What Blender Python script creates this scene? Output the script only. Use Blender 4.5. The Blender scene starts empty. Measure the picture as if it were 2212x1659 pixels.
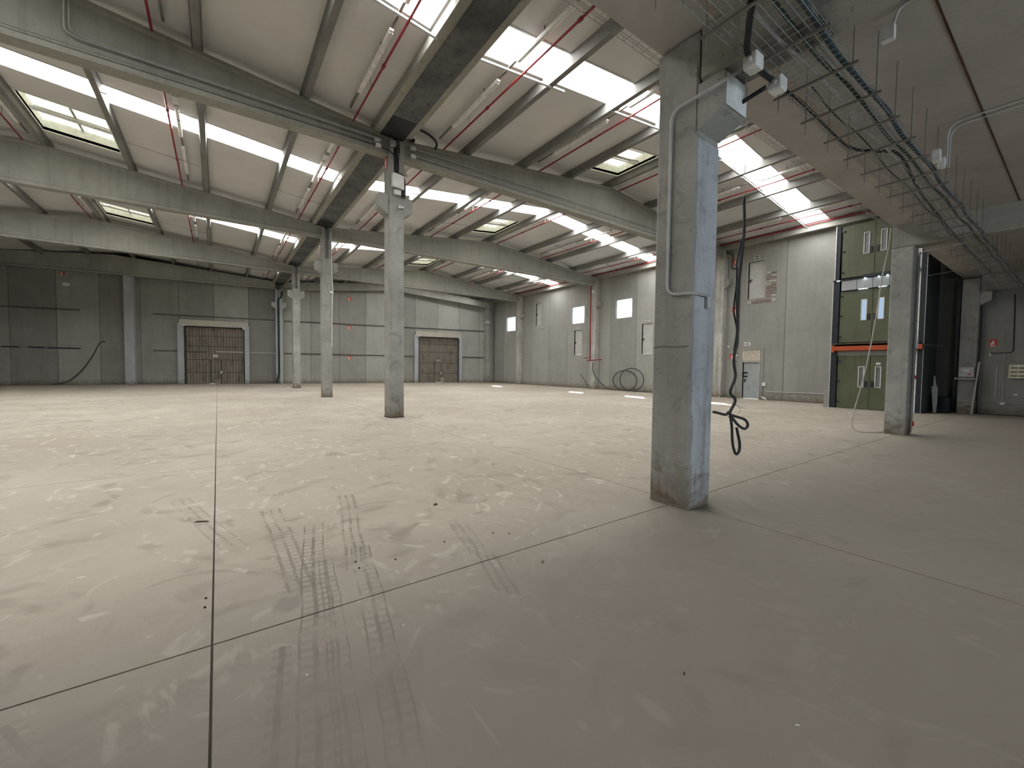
import bpy, math, random
from mathutils import Vector, Matrix
random.seed(7)
SC = bpy.context.scene
COL = SC.collection

# ------------------------------------------------------------------ camera
cam_d = bpy.data.cameras.new('camera'); cam = bpy.data.objects.new('camera', cam_d); COL.objects.link(cam)
cam_d.sensor_width = 36.0; cam_d.lens = 892.105 / 2212 * 36.0
cam_d.clip_start = 0.05; cam_d.clip_end = 500
rt = Vector((0.8145886, -0.57993491, 0.01099598)); up = Vector((0.01399032, 0.03859582, 0.99915696)); fw = Vector((0.5798704, 0.81374803, -0.03955319))
M = Matrix((rt, up, -fw)).transposed().to_4x4(); M.translation = Vector((-4.3117, -2.6113, 1.6))
cam.matrix_world = M
SC.camera = cam

# ------------------------------------------------------------------ sky, sun, exposure
W = bpy.data.worlds.new('sky'); SC.world = W; W.use_nodes = True
bg = W.node_tree.nodes['Background']; bg.inputs[0].default_value = (0.80, 0.90, 1.0, 1); bg.inputs[1].default_value = 5.0
sun_d = bpy.data.lights.new('sun', 'SUN'); sun = bpy.data.objects.new('sun', sun_d); COL.objects.link(sun)
sun_d.energy = 22.0; sun_d.angle = math.radians(0.6); sun_d.color = (1.0, 0.95, 0.86)
sun.rotation_euler = Vector((-5.0, -4.95, -6.05)).to_track_quat('-Z', 'Y').to_euler()
SKYLIGHT = 22.0     # radiance of the daylit translucent roof panes
HATCH = 1.6        # radiance of the cream panes in the smoke hatches
# added area light in an unseen opening, standing in for light from behind
dk_d = bpy.data.lights.new('added_rear_light', 'AREA'); dk = bpy.data.objects.new('added_rear_light', dk_d); COL.objects.link(dk)
dk_d.shape = 'RECTANGLE'; dk_d.size = 9.6; dk_d.size_y = 4.0; dk_d.energy = 150.0; dk_d.color = (.86, .93, 1.0)
dk.location = (-1.0, -12.28, 2.1); dk.rotation_euler = (math.radians(90), 0, 0)
SC.view_settings.view_transform = 'Standard'; SC.view_settings.look = 'None'
SC.view_settings.gamma = 1.0; SC.view_settings.exposure = 0.0
try: SC.view_settings.use_curve_mapping = False
except Exception: pass
SC.cycles.max_bounces = 10; SC.cycles.diffuse_bounces = 7; SC.cycles.glossy_bounces = 3
SC.cycles.transparent_max_bounces = 8; SC.cycles.sample_clamp_indirect = 8.0
SC.cycles.caustics_reflective = False; SC.cycles.caustics_refractive = False

# ------------------------------------------------------------------ materials
MATS = {}
class NT:
    def __init__(s, name):
        s.m = bpy.data.materials.new(name); s.m.use_nodes = True
        s.t = s.m.node_tree; s.b = s.t.nodes['Principled BSDF']; MATS[name] = s.m
    def n(s, typ, **k):
        nd = s.t.nodes.new(typ)
        for a, v in k.items():
            if a.startswith('i_'):
                nd.inputs[a[2:].replace('_', ' ')].default_value = v
            else: setattr(nd, a, v)
        return nd
    def l(s, a, b): s.t.links.new(a, b)
    def math(s, op, a, b=None, c=None, clamp=False):
        nd = s.n('ShaderNodeMath', operation=op); nd.use_clamp = clamp
        for i, v in enumerate((a, b, c)):
            if v is None: continue
            if isinstance(v, (int, float)): nd.inputs[i].default_value = v
            else: s.l(v, nd.inputs[i])
        return nd.outputs[0]
    def pos(s): return s.n('ShaderNodeNewGeometry').outputs['Position']
    def scale(s, v, sc):
        nd = s.n('ShaderNodeVectorMath', operation='MULTIPLY'); s.l(v, nd.inputs[0]); nd.inputs[1].default_value = sc
        return nd.outputs[0]
    def noise(s, v, sc, det=4, rough=.55, lo=.35, hi=.65):
        nd = s.n('ShaderNodeTexNoise'); nd.inputs['Scale'].default_value = sc; nd.inputs['Detail'].default_value = det
        nd.inputs['Roughness'].default_value = rough; s.l(v, nd.inputs['Vector'])
        r = s.n('ShaderNodeMapRange'); r.inputs['From Min'].default_value = lo; r.inputs['From Max'].default_value = hi
        s.l(nd.outputs[0], r.inputs['Value']); return r.outputs[0]
    def mix(s, f, a, b, mode='MIX'):
        nd = s.n('ShaderNodeMix', data_type='RGBA', blend_type=mode)
        if isinstance(f, (int, float)): nd.inputs[0].default_value = f
        else: s.l(f, nd.inputs[0])
        for i, v in ((6, a), (7, b)):
            if isinstance(v, tuple): nd.inputs[i].default_value = (v + (1,))[:4]
            else: s.l(v, nd.inputs[i])
        return nd.outputs[2]
    def bump(s, h, st, dist=.01):
        nd = s.n('ShaderNodeBump'); nd.inputs['Strength'].default_value = st; nd.inputs['Distance'].default_value = dist
        s.l(h, nd.inputs['Height']); s.l(nd.outputs[0], s.b.inputs['Normal'])
    def out(s, col, rough=.85, metal=0., spec=.3):
        if isinstance(col, tuple): s.b.inputs['Base Color'].default_value = (col + (1,))[:4]
        else: s.l(col, s.b.inputs['Base Color'])
        if isinstance(rough, (int, float)): s.b.inputs['Roughness'].default_value = rough
        else: s.l(rough, s.b.inputs['Roughness'])
        s.b.inputs['Metallic'].default_value = metal; s.b.inputs['Specular IOR Level'].default_value = spec
        return s.m
def plain(name, col, rough=.6, metal=0., spec=.4, var=.12, sc=6.):
    t = NT(name); p = t.pos(); f = t.noise(p, sc)
    d = tuple(c * (1 - var) for c in col); u = tuple(min(1, c * (1 + var)) for c in col)
    return t.out(t.mix(f, d, u), rough, metal, spec)
def concrete(name, col, var=.22, stain=(.12, .11, .095), stain_amt=.35, streak=True, tint=False, bump=.25, holes=True, foot=.75, mott=0):
    t = NT(name); p = t.pos()
    big = t.noise(p, .9, 5); med = t.noise(p, 5., 5); fine = t.noise(p, 60., 3, .6, .3, .7)
    d = tuple(c * (1 - var) for c in col); u = tuple(c * (1 + var) for c in col)
    c = t.mix(big, d, u)
    c = t.mix(t.math('MULTIPLY', med, .35), c, tuple(x * .8 for x in col))
    c = t.mix(t.math('MULTIPLY', fine, .25), c, tuple(x * 1.25 for x in col))
    if mott:     # form-oil mottling and bruises
        mo = t.n('ShaderNodeTexNoise'); mo.inputs['Scale'].default_value = 2.6; mo.inputs['Detail'].default_value = 8; mo.inputs['Roughness'].default_value = .68; mo.inputs['Distortion'].default_value = 1.2; t.l(p, mo.inputs['Vector'])
        mr = t.n('ShaderNodeMapRange'); mr.inputs['From Min'].default_value = .52; mr.inputs['From Max'].default_value = .70; t.l(mo.outputs[0], mr.inputs['Value'])
        c = t.mix(t.math('MULTIPLY', mr.outputs[0], mott), c, tuple(x * .5 for x in col))
        sz = t.n('ShaderNodeSeparateXYZ'); t.l(p, sz.inputs[0]); lo = t.n('ShaderNodeMapRange'); t.l(sz.outputs[2], lo.inputs['Value'])
        lo.inputs['From Min'].default_value = .25; lo.inputs['From Max'].default_value = .75; lo.inputs['To Min'].default_value = 1; lo.inputs['To Max'].default_value = 0
        ru = t.noise(t.scale(p, (1., 1., 1.6)), 4.5, 6, .65, .50, .62)
        c = t.mix(t.math('MULTIPLY', t.math('MULTIPLY', ru, lo.outputs[0]), .75), c, (.13, .075, .028))
    if streak:
        st = t.noise(t.scale(p, (3.2, 3.2, .22)), 1.6, 5, .6, .5, .78)
        c = t.mix(t.math('MULTIPLY', st, stain_amt), c, stain)
    if foot:   # dust and splash dirt on the lowest half metre
        sx = t.n('ShaderNodeSeparateXYZ'); t.l(p, sx.inputs[0])
        z = t.math('ADD', sx.outputs[2], t.math('MULTIPLY', med, .25))
        f = t.n('ShaderNodeMapRange'); t.l(z, f.inputs['Value']); f.inputs['From Min'].default_value = .15; f.inputs['From Max'].default_value = .55
        f.inputs['To Min'].default_value = foot; f.inputs['To Max'].default_value = 0
        c = t.mix(f.outputs[0], c, (.135, .105, .07))
    if holes:
        v = t.n('ShaderNodeTexVoronoi'); v.inputs['Scale'].default_value = 15.; t.l(p, v.inputs['Vector'])
        h = t.math('LESS_THAN', v.outputs['Distance'], .13)
        g = t.math('GREATER_THAN', t.noise(p, 3.1, 2, .5, .4, .6), .55)
        c = t.mix(t.math('MULTIPLY', t.math('MULTIPLY', h, g), .6), c, (.05, .05, .045))
    if tint:
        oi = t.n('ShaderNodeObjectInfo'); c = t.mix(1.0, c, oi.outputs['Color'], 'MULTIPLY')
    t.out(c, .88, 0, .25)
    t.bump(t.math('ADD', fine, med), bump, .006)
    return t.m

C_wall = concrete('wall panel concrete', (.285, .282, .258), .08, stain_amt=.22, tint=True, holes=False, bump=.12)
C_col = concrete('column concrete', (.30, .298, .275), .24, stain=(.15, .145, .125), stain_amt=.35, bump=.5, mott=.6)
C_girder = concrete('girder concrete', (.28, .278, .248), .12, stain_amt=.35, foot=0)
C_purlin = concrete('purlin concrete', (.20, .20, .19), .15, stain_amt=.3, foot=0)
C_slab = concrete('mezzanine slab concrete', (.36, .335, .30), .10, stain_amt=.2, streak=False, foot=0, holes=False)
C_jamb = concrete('pale cast jamb concrete', (.36, .38, .39), .10, stain_amt=.25, holes=False)
C_lintel = concrete('pale rendered lintel', (.42, .39, .34), .08, stain_amt=.15, holes=False, foot=0)
C_base = plain('dark joint filler', (.035, .033, .03), .9)
M_paleface = concrete('pale blue grey concrete', (.39, .41, .43), .16, stain=(.15, .145, .13), stain_amt=.7, foot=.6, mott=.75)
M_paleend = plain('white corbel end', (.62, .64, .63), .8)
M_infill = plain('white coated sheet', (.78, .78, .75), .5)
M_plaster = plain('tan plaster patch', (.44, .40, .34), .85, var=.15)
M_roof = plain('off white roof panel', (.57, .57, .56), .75, var=.05, sc=.6)
M_black = plain('black waterproofing', (.022, .025, .03), .55, var=.4, sc=3.)
M_white = plain('white plastic', (.62, .62, .60), .45)
M_grey = plain('grey plastic', (.40, .40, .39), .5)
M_galv = plain('galvanised steel', (.46, .47, .47), .38, .7, .5)
M_galvd = plain('dull galvanised wire', (.30, .30, .28), .5, .5, .5)
M_red = plain('red pipe paint', (.23, .018, .025), .45)
M_redsign = plain('red sign face', (.50, .05, .04), .5)
M_cable = plain('black rubber cable', (.012, .012, .014), .5)
M_bluecab = plain('blue black cable', (.02, .045, .06), .5)
M_greencab = plain('green black cable', (.025, .045, .03), .5)
M_darksteel = plain('dark blue steel', (.018, .023, .03), .45, .2)
M_teal = plain('teal grey sheet', (.07, .09, .095), .5, .2)
M_orange = plain('orange steel', (.42, .07, .018), .5)
M_doorgrey = plain('pale grey door leaf', (.42, .42, .40), .5, var=.08)
M_doorblue = plain('blue grey door leaf', (.30, .33, .33), .55, var=.1)
M_frame = plain('door frame paint', (.36, .36, .33), .6)
M_brick = plain('exposed brick patch', (.21, .165, .135), .9, var=.3, sc=9)
M_signgreen = plain('dark green sign stripe', (.01, .03, .025), .5)
M_dark = plain('dark gap', (.008, .008, .008), .9)
M_cream = plain('cream enclosure', (.55, .52, .40), .5)
M_hose = plain('black hose', (.02, .02, .02), .55)
M_greyhose = plain('grey conduit hose', (.42, .41, .36), .5)
M_wood = plain('splintered wood', (.10, .06, .035), .8)
M_paper = plain('paper scrap', (.75, .74, .70), .8)
M_rust = plain('rust stained joint', (.05, .022, .014), .9, var=.4, sc=3)

def emit(name, col, st):
    m = bpy.data.materials.new(name); m.use_nodes = True; t = m.node_tree; t.nodes.clear()
    e = t.nodes.new('ShaderNodeEmission'); o = t.nodes.new('ShaderNodeOutputMaterial')
    e.inputs[0].default_value = col + (1,); e.inputs[1].default_value = st; t.links.new(e.outputs[0], o.inputs[0]); return m
E_sky = emit('daylit rooflight pane', (1.0, .985, .96), SKYLIGHT)
E_hatch = emit('daylit cream hatch pane', (1.0, .93, .70), HATCH)
E_lamp = emit('small lamp', (.8, .95, 1.0), 14.)
E_liftwin = emit('lit lift window', (.55, .72, .95), .75)
def glass(name):
    m = bpy.data.materials.new(name); m.use_nodes = True; t = m.node_tree; t.nodes.clear()
    tr = t.nodes.new('ShaderNodeBsdfTransparent'); tr.inputs[0].default_value = (.95, .97, .97, 1)
    g = t.nodes.new('ShaderNodeBsdfGlossy'); g.inputs['Roughness'].default_value = .05
    mx = t.nodes.new('ShaderNodeMixShader'); mx.inputs[0].default_value = .06; o = t.nodes.new('ShaderNodeOutputMaterial')
    t.links.new(tr.outputs[0], mx.inputs[1]); t.links.new(g.outputs[0], mx.inputs[2]); t.links.new(mx.outputs[0], o.inputs[0]); return m
M_glass = glass('clear window glass')

# green lift doors with grime runs
t = NT('green lift door paint'); p = t.pos()
c = t.mix(t.noise(p, 1.3, 4), (.085, .095, .052), (.105, .115, .068))
c = t.mix(t.math('MULTIPLY', t.noise(t.scale(p, (4, 4, .4)), 1.5, 4, .6, .55, .8), .45), c, (.04, .035, .02)); M_green = t.out(c, .5, 0, .4)

# sectional door: vertical ribs and soot
t = NT('ribbed brown door skin'); p = t.pos()
sx = t.n('ShaderNodeSeparateXYZ'); t.l(p, sx.inputs[0])
rib = t.math('SINE', t.math('MULTIPLY', sx.outputs[0], 31.0))
c = t.mix(t.math('MULTIPLY_ADD', rib, .5, .5), (.13, .112, .09), (.20, .18, .15))
c = t.mix(t.math('MULTIPLY', t.noise(t.scale(p, (2.2, 2.2, .8)), 1.3, 5, .6, .5, .72), .6), c, (.05, .035, .025))
M_ribdoor = t.out(c, .7); t.bump(rib, .5, .02)

# dusty warehouse floor
t = NT('dusty concrete floor'); p = t.pos()
sx = t.n('ShaderNodeSeparateXYZ'); t.l(p, sx.inputs[0]); PX, PY = sx.outputs[0], sx.outputs[1]
big = t.noise(p, .16, 5, .6, .38, .62); med = t.noise(p, .8, 6, .62, .36, .64); fine = t.noise(p, 7., 6, .65, .35, .65); gr = t.noise(p, 90., 2, .6, .3, .7)
c = t.mix(big, (.31, .27, .22), (.43, .395, .33))
c = t.mix(t.math('MULTIPLY', med, .5), c, (.29, .258, .215))
c = t.mix(t.math('MULTIPLY', fine, .28), c, (.44, .40, .335))
c = t.mix(t.math('MULTIPLY', gr, .18), c, (.20, .175, .14))
w = t.n('ShaderNodeTexNoise'); w.inputs['Scale'].default_value = 1.1; w.inputs['Detail'].default_value = 7; w.inputs['Distortion'].default_value = 2.4; t.l(p, w.inputs['Vector'])
sm = t.n('ShaderNodeMapRange'); sm.inputs['From Min'].default_value = .56; sm.inputs['From Max'].default_value = .70; t.l(w.outputs[0], sm.inputs['Value'])
c = t.mix(t.math('MULTIPLY', sm.outputs[0], .55), c, (.20, .172, .138))
w2 = t.n('ShaderNodeTexNoise'); w2.inputs['Scale'].default_value = 2.3; w2.inputs['Detail'].default_value = 6; w2.inputs['Distortion'].default_value = 3.; t.l(t.scale(p, (1., .6, 1.)), w2.inputs['Vector'])
s2 = t.n('ShaderNodeMapRange'); s2.inputs['From Min'].default_value = .60; s2.inputs['From Max'].default_value = .68; t.l(w2.outputs[0], s2.inputs['Value'])
c = t.mix(t.math('MULTIPLY', s2.outputs[0], .5), c, (.54, .50, .43))
def track(x0, y0, x1, y1, half, n, dark, per=.075):
    """tyre print: n grooves along the run with tread bars"""
    L = math.hypot(x1 - x0, y1 - y0); ux, uy = (x1 - x0) / L, (y1 - y0) / L
    al = t.math('ADD', t.math('MULTIPLY', t.math('SUBTRACT', PX, x0), ux), t.math('MULTIPLY', t.math('SUBTRACT', PY, y0), uy))
    ac = t.math('ADD', t.math('MULTIPLY', t.math('SUBTRACT', PX, x0), uy), t.math('MULTIPLY', t.math('SUBTRACT', PY, y0), -ux))
    ac = t.math('ADD', ac, t.math('MULTIPLY', t.math('SUBTRACT', med, .5), .03))
    ins = t.math('MULTIPLY', t.math('LESS_THAN', t.math('ABSOLUTE', ac), half), t.math('MULTIPLY', t.math('GREATER_THAN', al, 0.), t.math('LESS_THAN', al, L)))
    gv = t.math('GREATER_THAN', t.math('COSINE', t.math('MULTIPLY', ac, math.pi * n / half)), .55)
    bars = t.math('MULTIPLY', t.math('GREATER_THAN', t.math('SINE', t.math('MULTIPLY', al, 2 * math.pi / per)), .3), .45)
    m_ = t.math('MULTIPLY', ins, t.math('MAXIMUM', gv, bars))
    return t.math('MULTIPLY', t.math('MULTIPLY', m_, t.noise(p, 3.3, 4, .6, .34, .56)), min(1, dark * 1.9))
for a in ((-3.55, 1.9, -4.02, -1.0, .09, 2, .42), (-3.60, 1.0, -3.90, -1.0, .06, 2, .40), (-3.30, 1.1, -3.74, -1.25, .08, 2, .42), (-4.03, 0.0, -4.19, -1.0, .05, 1, .5),
          (-3.05, 2.7, -3.42, .7, .11, 3, .36), (-3.86, 2.6, -3.84, .6, .12, 3, .30), (-2.45, .4, -2.66, -.3, .10, 3, .3), (-2.3, 1.2, -2.5, .4, .08, 2, .25), (-5.2, .05, -4.85, -.55, .16, 3, .32), (-4.7, 3.6, -4.2, 1.6, .09, 2, .2)):
    c = t.mix(track(*a), c, (.145, .125, .10))
def blot(x, y, rx, ry, amt, col):
    global c
    dx = t.math('DIVIDE', t.math('SUBTRACT', PX, x), rx); dy = t.math('DIVIDE', t.math('SUBTRACT', PY, y), ry)
    d = t.math('SQRT', t.math('ADD', t.math('MULTIPLY', dx, dx), t.math('MULTIPLY', dy, dy)))
    d = t.math('ADD', d, t.math('MULTIPLY', t.math('SUBTRACT', fine, .5), .5))
    f = t.n('ShaderNodeMapRange'); t.l(d, f.inputs['Value']); f.inputs['From Min'].default_value = .6; f.inputs['From Max'].default_value = 1.1
    f.inputs['To Min'].default_value = amt; f.inputs['To Max'].default_value = 0; c = t.mix(f.outputs[0], c, col)
blot(-3.95, .46, .10, .10, .5, (.16, .14, .13)); blot(-3.05, -.35, .16, .12, .35, (.17, .15, .13)); blot(-3.0, 1.25, .22, .3, .25, (.2, .175, .14))
STR = [(-2.66, -1.47, .07, .15), (-3.36, -1.08, .015, .17), (-2.9, -.75, .012, .10), (-3.2, -.62, .10, .012), (-2.75, -1.05, .02, .07), (-2.45, -.75, .08, .01), (-3.0, -1.35, .04, .05), (-2.2, -1.0, .012, .07), (-2.55, -.35, .11, .012), (-3.15, -.15, .012, .12)]
late = [];
blot(.5, -1.9, .9, .35, .3, (.40, .37, .32)); blot(-1.4, -.75, .35, .9, .2, (.40, .37, .32))
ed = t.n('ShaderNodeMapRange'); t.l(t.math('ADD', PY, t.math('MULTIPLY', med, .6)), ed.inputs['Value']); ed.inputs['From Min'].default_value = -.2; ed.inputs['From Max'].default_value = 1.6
c = t.mix(t.math('MULTIPLY', t.math('SUBTRACT', 1.0, ed.outputs[0]), .78), c, (.178, .155, .132))  # floor darkened towards the viewer: barer concrete, plus mezzanine shade in the colour
for q in STR: blot(q[0], q[1], q[2] * .6, q[3] * .8, .28, (.30, .28, .245))
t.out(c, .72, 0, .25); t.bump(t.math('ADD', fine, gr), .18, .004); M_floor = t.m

# ------------------------------------------------------------------ mesh helpers
class MB:
    def __init__(s): s.v = []; s.f = []
    def box(s, x0, x1, y0, y1, z0, z1, T=None):
        b = len(s.v); P = [(x, y, z) for z in (z0, z1) for y in (y0, y1) for x in (x0, x1)]
        s.v += [T(*q) for q in P] if T else P
        s.f += [tuple(b + i for i in q) for q in ((0, 2, 3, 1), (4, 5, 7, 6), (0, 1, 5, 4), (2, 6, 7, 3), (0, 4, 6, 2), (1, 3, 7, 5))]
        return s
    def prism(s, poly, axis, a, b2):
        """poly: 2-D points; axis z: (x,y), axis x: (y,z), axis y: (x,z)"""
        n = len(poly); b = len(s.v)
        for h in (a, b2):
            for (p_, q_) in poly:
                s.v.append((p_, q_, h) if axis == 'z' else (h, p_, q_) if axis == 'x' else (p_, h, q_))
        s.f += [(b + i, b + (i + 1) % n, b + n + (i + 1) % n, b + n + i) for i in range(n)]
        s.f += [tuple(b + n - 1 - i for i in range(n)), tuple(b + n + i for i in range(n))]
        return s
    def loft(s, rings):
        b = len(s.v); n = len(rings[0])
        for r in rings: s.v += r
        for k in range(len(rings) - 1):
            o = b + k * n; s.f += [(o + i, o + (i + 1) % n, o + n + (i + 1) % n, o + n + i) for i in range(n)]
        s.f += [tuple(b + n - 1 - i for i in range(n)), tuple(b + (len(rings) - 1) * n + i for i in range(n))]
        return s
    def tube(s, pts, r, n=6, closed=False):
        pts = [Vector(p_) for p_ in pts]; rings = []; prev = None
        for i, p_ in enumerate(pts):
            if closed: d = pts[(i + 1) % len(pts)] - pts[i - 1]
            else: d = pts[min(i + 1, len(pts) - 1)] - pts[max(i - 1, 0)]
            d.normalize()
            if prev is None:
                a = Vector((0, 0, 1)) if abs(d.z) < .9 else Vector((1, 0, 0)); u = d.cross(a).normalized()
            else:
                u = (prev - d * prev.dot(d)).normalized()
            prev = u; w_ = d.cross(u)
            rings.append([tuple(p_ + (u * math.cos(2 * math.pi * k / n) + w_ * math.sin(2 * math.pi * k / n)) * r) for k in range(n)])
        b = len(s.v)
        for q in rings: s.v += q
        m_ = len(rings)
        for k in range(m_ if closed else m_ - 1):
            o = b + k * n; o2 = b + ((k + 1) % m_) * n
            s.f += [(o + i, o + (i + 1) % n, o2 + (i + 1) % n, o2 + i) for i in range(n)]
        if not closed: s.f += [tuple(b + n - 1 - i for i in range(n)), tuple(b + (m_ - 1) * n + i for i in range(n))]
        return s
def smooth_path(pts, k=6):
    P = [Vector(p_) for p_ in pts]; P = [P[0] * 2 - P[1]] + P + [P[-1] * 2 - P[-2]]; out = []
    for i in range(1, len(P) - 2):
        for j in range(k):
            u = j / k; a, b, c_, d = P[i - 1], P[i], P[i + 1], P[i + 2]
            out.append(.5 * ((2 * b) + (c_ - a) * u + (2 * a - 5 * b + 4 * c_ - d) * u * u + (3 * b - a - 3 * c_ + d) * u ** 3))
    out.append(P[-2]); return out
def bend_path(pts, r=.08, k=4):
    """straight runs with rounded corners, as bent conduit"""
    P = [Vector(p_) for p_ in pts]; out = [P[0]]
    for i in range(1, len(P) - 1):
        a = (P[i - 1] - P[i]); b = (P[i + 1] - P[i]); rr = min(r, a.length * .45, b.length * .45)
        a = P[i] + a.normalized() * rr; b = P[i] + b.normalized() * rr
        for j in range(k + 1):
            u = j / k; out.append(a * (1 - u) ** 2 + P[i] * 2 * u * (1 - u) + b * u * u)
    out.append(P[-1]); return out
def obj(name, mb, mat, parent=None, smooth=False, bevel=0):
    me = bpy.data.meshes.new(name); me.from_pydata([tuple(v) for v in mb.v], [], mb.f); me.update()
    me.materials.append(mat)
    if smooth:
        for p_ in me.polygons: p_.use_smooth = len(p_.vertices) == 4
    o = bpy.data.objects.new(name, me); COL.objects.link(o)
    if parent is not None:
        o.parent = parent
        o.matrix_parent_inverse = parent.matrix_basis.inverted()
    if bevel:
        b = o.modifiers.new('bevel', 'BEVEL'); b.width = bevel; b.segments = 1; b.limit_method = 'ANGLE'
    return o
def thing(name, label, cat, loc=(0, 0, 0), group=None):
    o = bpy.data.objects.new(name, None); o.empty_display_size = .2; COL.objects.link(o); o.location = loc
    return tag(o, label, cat, group)
def tag(o, label, cat, group=None):
    o['label'] = label; o['category'] = cat
    if group: o['group'] = group
    return o
def struct(o): o['kind'] = 'structure'; return o
def box(*a, **k): return MB().box(*a, **k)

# ------------------------------------------------------------------ layout
L = 9.939                      # bay
XW = 20.0                      # inner face of the right wall
def BW(x, off, z):             # back wall coordinates: off = distance in front of it
    return (x - .1676 * off, 38.5 - .17 * x - .9859 * off, z)
def bw(x, off=0): return BW(x, off, 0)[1]
def roof_z(x): return 9.9 - .105 * abs(abs(x) - 10)

# ------------------------------------------------------------------ floor
floor = struct(obj('floor', box(-20.4, 20.6, -12.4, 44, -.4, -.012), plain('dusty joint sealant', (.085, .07, .055), .9)))
gx = [-20.2, -14.3, -9.3, -4.36, .2, 5.06, 9.98, 15.0, 20.45]; gy = [-12.2, -9.8, -4.8, .24, 5.27, 10.2, 15.15, 20.1, 25.1, 30.0, 35.0, 43.8]
g = .006
for i in range(len(gx) - 1):
    for j in range(len(gy) - 1):
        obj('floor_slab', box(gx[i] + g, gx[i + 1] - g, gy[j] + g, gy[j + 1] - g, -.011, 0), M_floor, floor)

# ------------------------------------------------------------------ right wall: panels, windows, doors
def panel_boxes(mb, u0, u1, z0, z1, holes, put):
    """rectangle minus rectangular holes, as boxes"""
    us = sorted({u0, u1, *[min(max(h[k], u0), u1) for h in holes for k in (0, 1)]})
    zs = sorted({z0, z1, *[min(max(h[k], z0), z1) for h in holes for k in (2, 3)]})
    for a, b in zip(us, us[1:]):
        run = None
        for c_, d in zip(zs, zs[1:]):
            m_, n_ = (a + b) / 2, (c_ + d) / 2
            hole = any(h[0] < m_ < h[1] and h[2] < n_ < h[3] for h in holes)
            if hole:
                if run: put(mb, a, b, *run); run = None
            else: run = (run[0], d) if run else (c_, d)
        if run: put(mb, a, b, *run)
WIN = [(31.03, 32.6, 5.3, 6.74), (21.5, 23.0, 5.3, 6.72), (16.75, 18.25, 5.33, 6.74), (12.05, 13.5, 5.33, 6.74)]
UP = [(26.93, 27.75, 5.56, 7.58), (21.7, 22.6, 2.72, 4.76), (14.94, 15.84, 2.68, 4.78), (7.92, 8.78, 5.58, 7.62), (8.06, 8.93, 0, 2.05)]
HO = WIN + UP
wall_r = MB(); panel_boxes(wall_r, -12.4, 36.5, 0, 9.4, HO, lambda m_, a, b, c_, d: m_.box(XW + .14, XW + .22, a, b, c_, d))
wall_right = struct(obj('wall_right', wall_r, C_base))
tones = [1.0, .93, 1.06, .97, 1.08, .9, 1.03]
yj = [-12.4, -9.9, -7.5, -5.0, -2.5, -.02, 2.3, 4.45, 6.85, 9.3, 11.65, 14.0, 16.33, 18.69, 21.11, 23.44, 25.91, 28.29, 30.6, 32.98, 35.6]
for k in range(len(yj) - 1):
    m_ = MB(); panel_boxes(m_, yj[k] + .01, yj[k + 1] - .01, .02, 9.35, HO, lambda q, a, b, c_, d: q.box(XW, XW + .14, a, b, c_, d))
    o = obj('wall_panel', m_, C_wall, wall_right); tn = tones[k % 7] if k > 5 else .8 if k < 5 else .38; o.color = (tn, tn, tn, 1)  # panels behind the lift and under the mezzanine darkened, shade in their colour
for k, (a, b, c_, d) in enumerate(WIN):
    w_ = struct(obj('window_%d' % (k + 1), MB().box(XW + .10, XW + .15, a, a + .05, c_, d).box(XW + .10, XW + .15, b - .05, b, c_, d).box(XW + .10, XW + .15, a, b, c_, c_ + .05).box(XW + .10, XW + .15, a, b, d - .05, d), M_white))
    obj('pane', box(XW + .12, XW + .13, a + .05, b - .05, c_ + .05, d - .05), M_glass, w_)
# the arched gable seen through the farthest window
t0 = MB(); pts = [(31.6, 5.0)] + [(31.6 - 1.3 * math.sin(q / 8 * math.pi / 2), 5.0 + 1.5 * (math.sin(q / 8 * math.pi / 2) ** .8)) for q in range(1, 9)] + [(30.0, 5.0)]
t0.prism([(y + 2.2, z) for y, z in pts], 'x', XW + 2.0, XW + 2.3)
tag(obj('arched_gable', t0, plain('outside pale gable', (.30, .32, .30), .8)), 'pale curved gable outside seen through the farthest small window', 'building')
LS = ['set high in the wall between the two farthest pilasters', 'below the middle square window', 'half hidden behind the big near column', 'high above the ground floor exit', 'blue grey at floor level']
for k, (a, b, c_, d) in enumerate(UP):
    leafm = M_doorblue if k == 4 else M_doorgrey
    dr = struct(obj('door_%d' % (k + 1), MB().box(XW - .02, XW + .10, a - .06, a, c_, d + .06).box(XW - .02, XW + .10, b, b + .06, c_, d + .06).box(XW - .02, XW + .10, a, b, d, d + .06), M_frame))
    obj('leaf', box(XW + .07, XW + .11, a, b, c_ + .01, d), leafm, dr)
    obj('lock_gap', box(XW + .055, XW + .068, b - .035, b - .012, c_ + .03, d - .03), M_dark, dr)
    hz = c_ + 1.02
    obj('handle', MB().box(XW + .03, XW + .06, b - .13, b - .085, hz - .1, hz + .06).box(XW + .01, XW + .04, b - .22, b - .10, hz + .02, hz + .05), M_dark, dr)
    if k == 4:
        obj('closer_bar', MB().box(XW + .02, XW + .06, b - .26, b - .03, 1.42, 1.5).box(XW + .02, XW + .06, b - .24, b - .05, 1.22, 1.29), M_dark, dr)
    if k < 4:
        for q in range(2):   # cut cantilever bolts under the raised thresholds
            pass
def rw_box(name, a, b, c_, d, off, mat, parent=None, base=0.): return obj(name, box(XW - off, XW - base - .001, a, b, c_, d), mat, parent)
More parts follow.
